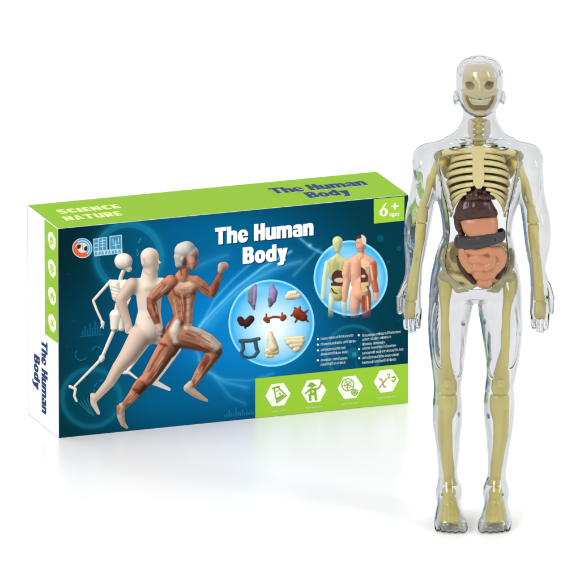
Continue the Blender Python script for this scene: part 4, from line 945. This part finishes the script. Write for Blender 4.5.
# hollow it and open the front of the trunk
WALL = 1.8
solid = body.F.copy()
er = solid.copy()                                          # wall of even thickness: pull the hollow in from every side
for o in [(i, j, k) for i in range(-2, 3) for j in range(-2, 3) for k in range(-2, 3) if 3.5 < i * i + j * j + k * k < 6.5]:
    a = tuple(slice(max(0, q), solid.shape[n] + min(0, q)) for n, q in enumerate(o)); b = tuple(slice(max(0, -q), solid.shape[n] + min(0, -q)) for n, q in enumerate(o))
    np.maximum(er[b], solid[a], out=er[b])
inner = -er
shell = np.maximum(solid, inner)
body.F = shell
op = [(145.5, 440, 515, -60, -11), (148, 433, 521, -60, -11), (156, 433, 521, -60, -11), (172, 437.5, 516, -60, -11), (190, 441, 512, -60, -10), (210, 446, 507.5, -60, -9), (228, 447.5, 506, -60, -8), (246, 445, 508.5, -60, -8), (262, 442, 511, -60, -9), (274, 446, 506, -60, -11), (282, 456, 496, -60, -13), (288, 468, 488, -60, -14)]
body.loft(op, .8, cut=True, n=5.0, dz=6.0)
shell_o = part("body_shell", body, M_CLEAR, None, "clear see-through body shell with an open front")
def peg_limit(f):
    g = Field(f.lo, f.lo + (np.array(f.n) - 1) * f.h, f.h); g.n = f.n; g.F = np.full(f.n, -50.0, dtype=np.float32); confine(g, .3); return g.F
# moulded peg sockets that hold the two halves together
for u, v, dy, r in ((445, 233, -4, 2.4), (508.4, 234.6, -4, 2.4), (430.8, 333, -6, 2.2), (462.4, 323, -6, 2.2), (482.6, 322.4, -6, 3.2), (518.4, 333.6, -6, 2.2), (460, 415, -2, 2.8), (487.2, 416, -2, 3.0), (442.4, 494, 0, 2.0), (502.4, 494, 0, 2.0), (416.5, 258, 0, 1.6), (536.6, 252, 0, 1.6)):
    c = pt(u, v, dy); f = Field(c - 12, c + 12, .6)
    f.cap([c + (0, -3.5, 0), c + (0, 5, 0)], r * .85, r * .85, .1)
    f.F = np.maximum(f.F, peg_limit(f))
    part("peg", f, M_CLEAR, shell_o)

# ---- skeleton
def bone(name, rows, flat=.95, extra=None, h=.8, label=None, mat=None):
    """rows: (v, left, right, dy)"""
    f = Field((min(r[1] for r in rows) - CX - 9, min(r[3] for r in rows) - 18, zz(max(r[0] for r in rows)) - 10), (max(r[2] for r in rows) - CX + 9, max(r[3] for r in rows) + 18, zz(min(r[0] for r in rows)) + 10), h)
    R = []
    for v, l, r, dy in rows:
        q = (r - l) * .5 * flat; R.append((v, l, r, dy - q, dy + q))
    a, b = R[0], R[-1]
    cap0 = (a[0] - 1.8, *(0.5 * (a[1] + a[2]) + s * (a[2] - a[1]) * .3 for s in (-1, 1)), a[3] * .7 + a[4] * .3, a[3] * .3 + a[4] * .7)
    cap1 = (b[0] + 1.8, *(0.5 * (b[1] + b[2]) + s * (b[2] - b[1]) * .3 for s in (-1, 1)), b[3] * .7 + b[4] * .3, b[3] * .3 + b[4] * .7)
    f.loft([cap0] + R + [cap1], .5)
    if extra: extra(f)
    confine(f)
    return part(name, f, mat or M_BONE, None, label)
def groove(pts, r=1.0):
    return lambda f: f.cap(pts, r, r, 1.2, cut=True)
bone("upper_arm_bone", [(160, 433.5, 446, 0), (166, 431.5, 444.5, 0), (175, 428, 437, 0), (190, 423.5, 432.4, 0), (204, 419.4, 428.4, 0), (214, 416, 427.4, 0), (221, 415, 427.4, 0)])
bone("upper_arm_bone", [(160, 509, 521, 0), (166, 510, 522, 0), (175, 516, 525, 0), (190, 520.6, 529.4, 0), (204, 524.4, 533, 0), (214, 526, 535.6, 0), (222, 525.4, 538, 0)])
bone("forearm_bone", [(224.6, 415, 426, 0), (231, 414.6, 425.4, -1), (246, 413.4, 422.6, -1), (262, 411.4, 420, -1), (280, 408, 418, -1), (292, 406, 417, -1), (299, 405, 416.4, -1)], .7, groove([pt(420.4, 234, -5), pt(415.6, 262, -4.2), pt(412.4, 284, -4.4)], 1.5))
bone("forearm_bone", [(225.6, 526.4, 538, 0), (231, 526.6, 537.6, -1), (246, 528.6, 538.4, -1), (262, 530.4, 540.4, -1), (280, 532, 542, -1), (292, 532.4, 543.6, -1), (299, 533, 545, -1)], .7, groove([pt(531.8, 234, -5), pt(535.4, 262, -4.2), pt(537.2, 284, -4.4)], 1.5))
for l, r, gd in ((404, 415, -1), (533.6, 545, 1)):
    def fing(f, l=l, r=r):
        for i in range(1, 4):
            u = l + (r - l) * i / 4; f.cap([pt(u, 305, -5.6), pt(u, 326, -7)], .6, .6, .5, cut=True)
        f.cap([pt(l, 313, -7.6), pt(r, 313, -7.6)], .5, .5, .4, cut=True)
    bone("hand_bone", [(302, l, r + .4, -2), (308, l - .2, r, -2.4), (316, l, r - .4, -3), (322, l + .4, r - 1, -4)], .6, fing, .6)
def cond(u, v): return lambda f: (f.cap([pt(u - 2.6, v, -7), pt(u + 2.6, v, -7)], 1.0, 1.0, 1, cut=True))
bone("thigh_bone", [(274, 438, 452, 0), (279, 437, 453.4, 0), (290, 438, 451.4, 0), (308, 439.5, 448.6, 0), (346, 440, 449.2, 0), (365, 439.5, 452.2, 0), (378, 438.4, 456, 0), (389, 438.8, 457, 0), (392, 440, 456.4, 0)], .85)
bone("thigh_bone", [(274, 501, 515.4, 0), (279, 500.4, 516.4, 0), (290, 502.4, 516, 0), (308, 502, 511, 0), (346, 499.6, 508.4, 0), (365, 495.6, 508.4, 0), (378, 492.2, 508.8, 0), (389, 491.4, 508.8, 0), (392, 492, 508, 0)], .85)
def shin_l(f): f.cap([pt(441.4, 410, -5.4), pt(444, 468, -4.6)], 1.5, 1.3, 1, cut=True)
def shin_r(f): f.cap([pt(504.8, 410, -5.4), pt(500, 468, -4.6)], 1.5, 1.3, 1, cut=True)
bone("shin_bone", [(394.6, 439, 456.6, 0), (400, 438, 457.4, 0), (407, 438.2, 457, 0), (414, 438, 454.4, 0), (422, 437.2, 452, 0), (432, 437.4, 452.2, 0), (459, 440.8, 453.2, 0), (475, 443.6, 455.8, 0), (484, 443.4, 457.4, 0)], .8, shin_l)
bone("shin_bone", [(394.6, 490.4, 508.4, 0), (400, 489.4, 509, 0), (407, 489.4, 508.8, 0), (414, 491, 508.6, 0), (422, 492.8, 508.8, 0), (432, 493, 508.4, 0), (459, 491, 503.2, 0), (475, 488.2, 501, 0), (484, 487.4, 500.6, 0)], .8, shin_r)
for u, v in ((446.8, 383.4), (499.8, 383.4)):
    c = pt(u, v, -9.2); f = Field(c - 9, c + 9, .6); f.ell(c, (4.8, 3.6, 5.6)); confine(f, .3); part("kneecap", f, M_BONE)
for sg in (-1, 1):
    P = lambda x, dy, z: np.array((-4.2 + sg * x, dy, z))
    f = Field((-48, -52, 2), (-8, 16, 44), .7) if sg < 0 else Field((0, -52, 2), (40, 16, 44), .7)
    f.ell(P(23.5, 2, 29), (7, 7, 5)); f.ell(P(23, 5, 14), (6, 8, 7))
    f.cap([P(23.4, -2, 27), P(23, -14, 20.5)], 6.4, 6.0, 5)
    for i in range(5):
        x0 = 18.8 + i * 2.4; x1 = 14.6 + i * 4.2
        f.cap([P(x0, -8, 23.5), P((x0 + x1) / 2, -22, 17), P(x1, -37 + i * .6, 9.0)], 2.5, 2.4, 1.1)
    confine(f); part("foot_bone", f, M_BONE)

# pelvis
f = Field((-42, -22, zz(300)), (42, 26, zz(238)), .8)
for sg in (-1, 1):
    U = lambda u: 476.5 + sg * (476.5 - u)
    f.ell(pt(U(454), 256, 6), (13, 11, 15), 2); f.ell(pt(U(459), 254, -6), (10.5, 9.5, 11.5), 1.5, cut=True); f.ell(pt(U(455), 268, 3), (11, 7, 9), 3)
    f.cap([pt(U(443.4), 250, -2), pt(U(441.6), 260, -6), pt(U(445), 272, -8)], 2.2, 2.6, 2)
    f.ell(pt(U(446.4), 276, -1), (8.5, 8, 7.5), 3)
    f.cap([pt(U(449), 276, -6), pt(U(462), 279, -10), pt(U(473), 283.6, -11)], 4.2, 3.6, 2.5)
    f.cap([pt(U(450), 278, -4), pt(U(457), 289.4, -7), pt(U(466), 288.4, -9), pt(U(472), 285, -10)], 3.6, 3.2, 2.5)
    f.ell(pt(U(459), 282, -4), (9.4, 5, 7.4), 2); f.ell(pt(U(461.2), 283.6, -10), (2.3, 5, 2.3), .8, cut=True)
f.ell(pt(476.5, 262, 14), (11, 6, 16), 3)
part("pelvis", f, M_RIB)

# spine
def spine(name, v0, v1, u0, u1, dy0, dy1, r, n, wide=1.3):
    f = Field((min(u0, u1) - CX - 14, min(dy0, dy1) - 13, zz(v1, dy1) - 9), (max(u0, u1) - CX + 14, max(dy0, dy1) + 13, zz(v0, dy0) + 9), .7)
    for i in range(n):
        t = i / (n - 1); c = pt(u0 + (u1 - u0) * t, v0 + (v1 - v0) * t, dy0 + (dy1 - dy0) * t); hh = (v1 - v0) / n
        f.ell(c, (r * wide, r, hh * .56), 1.2)
        f.cap([c + (-r * 1.7, 2, 0), c + (r * 1.7, 2, 0)], 1.3, 1.3, 1.2)
    f.cap([pt(u0, v0, dy0), pt(u1, v1, dy1)], r * .75, r * .75, 1.5)
    return part(name, f, M_BONE)
spine("neck_spine", 116, 144, 477.6, 477, -2, -2, 4.4, 6, 1.5)
spine("spine", 150, 258, 477, 476.5, 14, 13, 5.6, 14, 1.25)
f = Field((-16, -22, zz(146)), (18, 10, zz(118)), .6)          # throat plates either side of the neck spine
for u, sgn in ((469.6, -1), (485.4, 1)):
    f.cap([pt(u, 124, -8), pt(u + sgn * .6, 134, -9), pt(u - sgn * 2.2, 142, -12)], 3.4, 2.2, 1)
f.cap([pt(471, 141, -12.5), pt(484, 141, -12.5)], 2, 2, 1)
confine(f, .4); part("throat_plate", f, M_TEETH)

# skull
SK = [(66.5, 471, 486, -8, 8), (68, 466.5, 490, -15, 15), (71, 463, 493.4, -20, 20), (78, 460.4, 496, -23, 22), (85, 460.6, 496, -23.6, 21), (90, 462.4, 494.4, -22.6, 18), (94, 465.6, 491.2, -21.6, 10), (98, 468, 488.8, -22, 0), (101.6, 470, 487, -21, -8)]
f = Field((-24, -32, zz(112)), (26, 28, zz(62)), .6)
f.loft(SK, 2)
f.cap([pt(461.8, 91.6, -8), pt(463.8, 94, -16), pt(470, 96, -21), pt(476, 98, -22.6)], 2.0, 2.4, 1.6); f.cap([pt(495, 91.6, -8), pt(493, 94, -16), pt(486.8, 96, -21), pt(481, 98, -22.6)], 2.0, 2.4, 1.6)
f.cap([pt(463, 82, -18), pt(470, 80.6, -22.4)], 2.2, 2.2, 2); f.cap([pt(493.6, 82, -18), pt(486.6, 80.6, -22.4)], 2.2, 2.2, 2)
f.cap([pt(478.4, 84, -23), pt(478.4, 92, -26)], 1.6, 2.4, 2)
f.ell(pt(468.6, 88, -21), (4.7, 22, 4.3), 1.2, cut=True); f.ell(pt(487, 87.6, -21), (4.7, 22, 4.3), 1.2, cut=True)
for q in (461.2, 495.6): f.ell(pt(q, 82, -12), (3, 8, 7), 3, cut=True)     # temples
f.cap([pt(478.4, 92, -25), pt(476.6, 96.6, -24)], 1.1, 1.5, .5, cut=True); f.cap([pt(478.4, 92, -25), pt(480.2, 96.6, -24)], 1.1, 1.5, .5, cut=True)

confine(f, .4)
skull = part("skull", f, M_SKULL)
f = Field((-14, -30, zz(110)), (16, -2, zz(94)), .45)
for i in range(9):
    t = (i - 4) / 4; f.cap([pt(478.4 + t * 9.2, 100.4 - abs(t) * 1.6, -22.8 + 5 * t * t), pt(478.4 + t * 8.8, 104.2 - abs(t) * 2.2, -22.4 + 5 * t * t)], 1.35, 1.2, .35)
part("teeth", f, M_TOOTH, skull)
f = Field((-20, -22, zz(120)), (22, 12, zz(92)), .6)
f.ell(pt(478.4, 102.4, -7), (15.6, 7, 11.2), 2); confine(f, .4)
part("mouth_shade_backing", f, M_MOUTH_SHADE, skull)  # added backing behind the teeth; its dark colour stands in for shade
f = Field((-22, -32, zz(124)), (24, 8, zz(88)), .6)
jaw = [(462.8, 95, -6), (463.6, 103, -11), (467.4, 110, -17), (473, 114.6, -21.4), (478.4, 116, -22.6)]
f.cap([pt(*p) for p in jaw], 1.9, 2.7, 1); f.cap([pt(956.8 - p[0], p[1], p[2]) for p in jaw], 1.9, 2.7, 1)
f.ell(pt(478.4, 114.6, -21.6), (6, 4, 3.6), 2)
confine(f, .4); part("jaw", f, M_SKULL, skull)

# ribcage: breastbone, twelve ribs a side shown as nine, shoulder blades
cage = bpy.data.objects.new("ribcage", None); col.objects.link(cage); cage.parent = fig
f = Field((-12, -36, zz(200)), (14, -14, zz(143) + 8), .6)
f.loft([(146.5, 470, 484, -27, -23), (150, 469, 485, -28.6, -23.6), (158, 471, 482.4, -29.4, -24.4), (174, 471, 483, -30.4, -25), (183, 472, 482.6, -30, -25), (188, 475, 480, -29, -25)], 1, n=3, dz=6.5)
part("breastbone", f, M_RIB, cage)
for sg in (-1, 1):
    for i in range(9):
        t = i / 8
        vs = (151, 157, 163.4, 170.6, 178, 185, 190, 194, 197)[i]; drop = (5, 6, 7, 7, 8, 10, 14, 18, 21)[i]
        rx = (22, 25.5, 28, 29.4, 30, 30, 29.4, 28.4, 27)[i]; ry = 22
        u0 = 477 + sg * (5.5, 5.5, 5.5, 5.5, 5.5, 6, 9, 13, 17)[i]
        P = []; a0 = math.acos(min(.98, abs(u0 - 477) / rx))
        for j in range(13):
            a = a0 - (a0 + 1.0) * j / 12        # from front (a0) round the side (0) to the back (-1)
            x = 477 + sg * rx * math.cos(a); dy = -4 - (ry + 1) * math.sin(a) if a > 0 else -4 - 19 * math.sin(a)
            s = 1 - math.sin(max(a, 0)) / math.sin(a0)
            v = vs + drop * s if a > 0 else vs + drop - (drop + 7) * (-a)
            P.append(pt(x, v, dy))
        A = np.array(P); lo = A.min(0) - 5; hi = A.max(0) + 5
        f = Field(lo, hi, .7)
        f.cap(P, (3.0, 2.7, 2.7, 2.9, 2.8, 2.4, 1.9, 1.7, 1.6)[i], (2.2 if i < 5 else 1.5), .5)
        part("rib", f, M_RIB, cage)
for sg in (-1, 1):
    U = lambda u: 477 + sg * (477 - u)
    f = Field((-48, -30, zz(200)), (-14, 26, zz(146)), .8) if sg < 0 else None
    if f is None: f = Field((14, -30, zz(200)), (48, 26, zz(146)), .8)
    uu = (lambda u: u) if sg < 0 else (lambda u: 955 - u)
    f.cap([pt(uu(470), 149.6, -25), pt(uu(457), 151.6, -22), pt(uu(446), 153, -14), pt(uu(438), 155.4, -6)], 2.8, 3.4, 2)
    f.cap([pt(uu(438), 157, -2), pt(uu(444), 161, 4), pt(uu(449), 166, 10)], 5.4, 5, 3)
    f.ell(pt(uu(449), 166, 13), (9, 3.6, 15), 3)
    part("shoulder_blade", f, M_RIB)
    # lung behind the ribs
    f = Field((-32, -26, zz(206)), (0, 22, zz(146)), .9) if sg < 0 else Field((0, -26, zz(206)), (34, 22, zz(146)), .9)
    f.ell(pt(uu(463.6), 176, -3), (15, 15.5, 25), 2); f.ell(pt(uu(466), 160, -3), (10, 12, 12), 5)
    part("lung", f, M_LUNG)

# milky side ridges between the ribs and the arms
for sg in (-1, 1):
    uu = (lambda u: u) if sg < 0 else (lambda u: 955 - u)
    f = Field((-46, -28, zz(222)), (-20, 6, zz(156)), .6) if sg < 0 else Field((20, -28, zz(222)), (46, 6, zz(156)), .6)
    f.cap([pt(uu(435.6), 163, -12), pt(uu(441), 176, -17), pt(uu(447.4), 195, -20)], 1.7, 1.5, 1)
    for i in range(5):
        f.cap([pt(uu(437.6 + i * 1.6), 174 + i * 6, -12), pt(uu(441.4 + i * 1.7), 181 + i * 6.4, -17.5), pt(uu(446.4 + i * 1.6), 192 + i * 5.6, -19)], 1.2, .9, .7)
    confine(f, .2); part("side_ridge", f, M_MILKY)

# ---- organs
f = Field((-32, -34, zz(240)), (30, 4, zz(184)), .6)
f.loft([(197, 466, 484, -20, -8), (199.4, 461.4, 488.4, -25, -6), (204, 457.6, 491, -28, -5), (209, 455, 494, -29, -5), (214, 453.4, 496, -28.6, -5), (218, 453, 495, -27, -5), (220.4, 454.4, 488, -24, -6), (222, 458, 478, -19, -9)], 2, n=2.6, dz=5.5)
f.cap([pt(457, 218, -15), pt(457.4, 226, -15), pt(461, 235, -14)], 4.4, 3.0, 3)
f.cap([pt(474, 196, -27), pt(475, 204, -30), pt(472, 213, -31)], 1.5, 1.1, 1.6, cut=True); f.cap([pt(456, 217.6, -27), pt(470, 221, -29), pt(494, 218, -26)], 1.4, 1.4, 2, cut=True)
f.noise(.35, .5, 4)
part("liver", f, M_LIVER)
f = Field((-22, -36, zz(206)), (22, -8, zz(178)), .6)
f.ell(pt(471, 196.4, -22), (7, 6, 6), 2); f.ell(pt(480.6, 197.4, -22), (6, 6, 4.6), 2); f.ell(pt(487.4, 196.4, -20), (4, 5, 3.6), 2)
f.cap([pt(475, 192, -24), pt(477, 186.6, -26)], 2.6, 1.9, 1.5); f.cap([pt(469, 192, -22), pt(466.6, 189, -22)], 2.2, 1.6, 1.5); f.cap([pt(483, 193, -22), pt(485.4, 190, -22)], 2, 1.5, 1.5)
f.noise(.4, .6, 9)
part("heart", f, M_LIVER)
f = Field((-22, -36, zz(244)), (26, 2, zz(208)), .6)
f.loft([(213.6, 472, 490, -20, -8), (215.6, 464, 494, -25, -5), (218, 460.6, 496, -28, -4), (223, 459.4, 496.6, -29.4, -4), (230, 461.4, 496.4, -29.4, -4), (236, 464.6, 496, -28.6, -4), (240, 467, 494, -26, -5)], 1, n=2.8, dz=5.0)
f.noise(.4, .25, 2)
part("stomach", f, M_SALMON)
f = Field((-30, -40, zz(256)), (34, 4, zz(226)), .6)
band = [(458, 241.6, -12), (460.4, 243, -20), (468, 243.2, -26), (478.5, 241.8, -28.4), (490, 239, -26), (497.4, 236.2, -20), (500, 235, -12)]
f.cap([pt(u, v - 2.6, d) for u, v, d in band], 4.2, 4.2, 1); f.cap([pt(u, v + 2.6, d) for u, v, d in band], 4.4, 4.2, 3)
for i in range(9):
    t = i / 8; u = 460.6 + 37 * t; v = 242.8 - 5.6 * t ** 1.6; dy = -21 - 12.6 * (1 - (2 * t - 1) ** 2)
    f.cap([pt(u, v - 6, dy - 1), pt(u + .8, v + 6, dy - 1)], .6, .6, 1.2, cut=True)
f.noise(.3, .8, 5)
part("large_bowel", f, M_COLON)
f = Field((-28, -34, zz(294)), (30, 2, zz(254)), .7)
f.cap([pt(459.6, 256, -9), pt(460.4, 264, -11), pt(465, 273, -13), pt(473, 281.4, -15)], 4.2, 3.4, 1); f.cap([pt(501.6, 258, -9), pt(501, 268, -11), pt(497, 277, -12)], 4, 3.0, 1)
part("lower_bowel", f, M_LIVER)
f = Field((-24, -42, zz(294)), (34, 2, zz(240)), .55)
f.loft([(246, 463, 500, -20, -4), (249, 459.4, 503.6, -25, -4), (255, 457.6, 505.6, -25.6, -4), (262, 458.8, 505, -25.8, -4), (268, 463, 501.6, -25.6, -5), (274, 470, 496.4, -24.6, -6), (281, 475.4, 492, -24, -8), (286, 478, 489, -20, -9), (288.4, 481, 486, -16, -11)], 1, n=2.5, dz=4.5)
def coil(pts, r0, r1=None): f.cap([pt(*p) for p in pts], r0, r1, .5)
coil([(462.4, 250.6, -21), (462.4, 256, -22.6), (465, 263, -23), (469.6, 268.6, -23.4)], 5.0, 5.0)
coil([(468.6, 250.4, -24), (474.6, 252.4, -25.4), (480.6, 251.4, -25.6), (486, 249.6, -25)], 4.6, 4.6)
coil([(471.6, 259.6, -25), (477.6, 258.8, -25.8), (483.6, 260.6, -25.6)], 4.9, 4.9)
coil([(491, 252, -24.4), (497, 252.4, -23), (500.4, 257, -21.6), (499, 263.4, -22), (494.4, 269, -23)], 5.4, 5.2)
coil([(491, 259.6, -25), (490, 264.6, -25.4), (485.6, 267.6, -25.6)], 4.8, 4.8)
coil([(474.6, 267.4, -25), (479.6, 267.8, -25.4)], 5.0, 4.8)
coil([(476.8, 274.6, -24), (483.4, 275.4, -25), (490, 274, -24)], 5.2, 5.0)
coil([(481, 282, -22), (486.4, 282, -22)], 5.4, 5.2)
f.noise(.15, .5, 6)
part("small_bowel", f, M_SALMON)
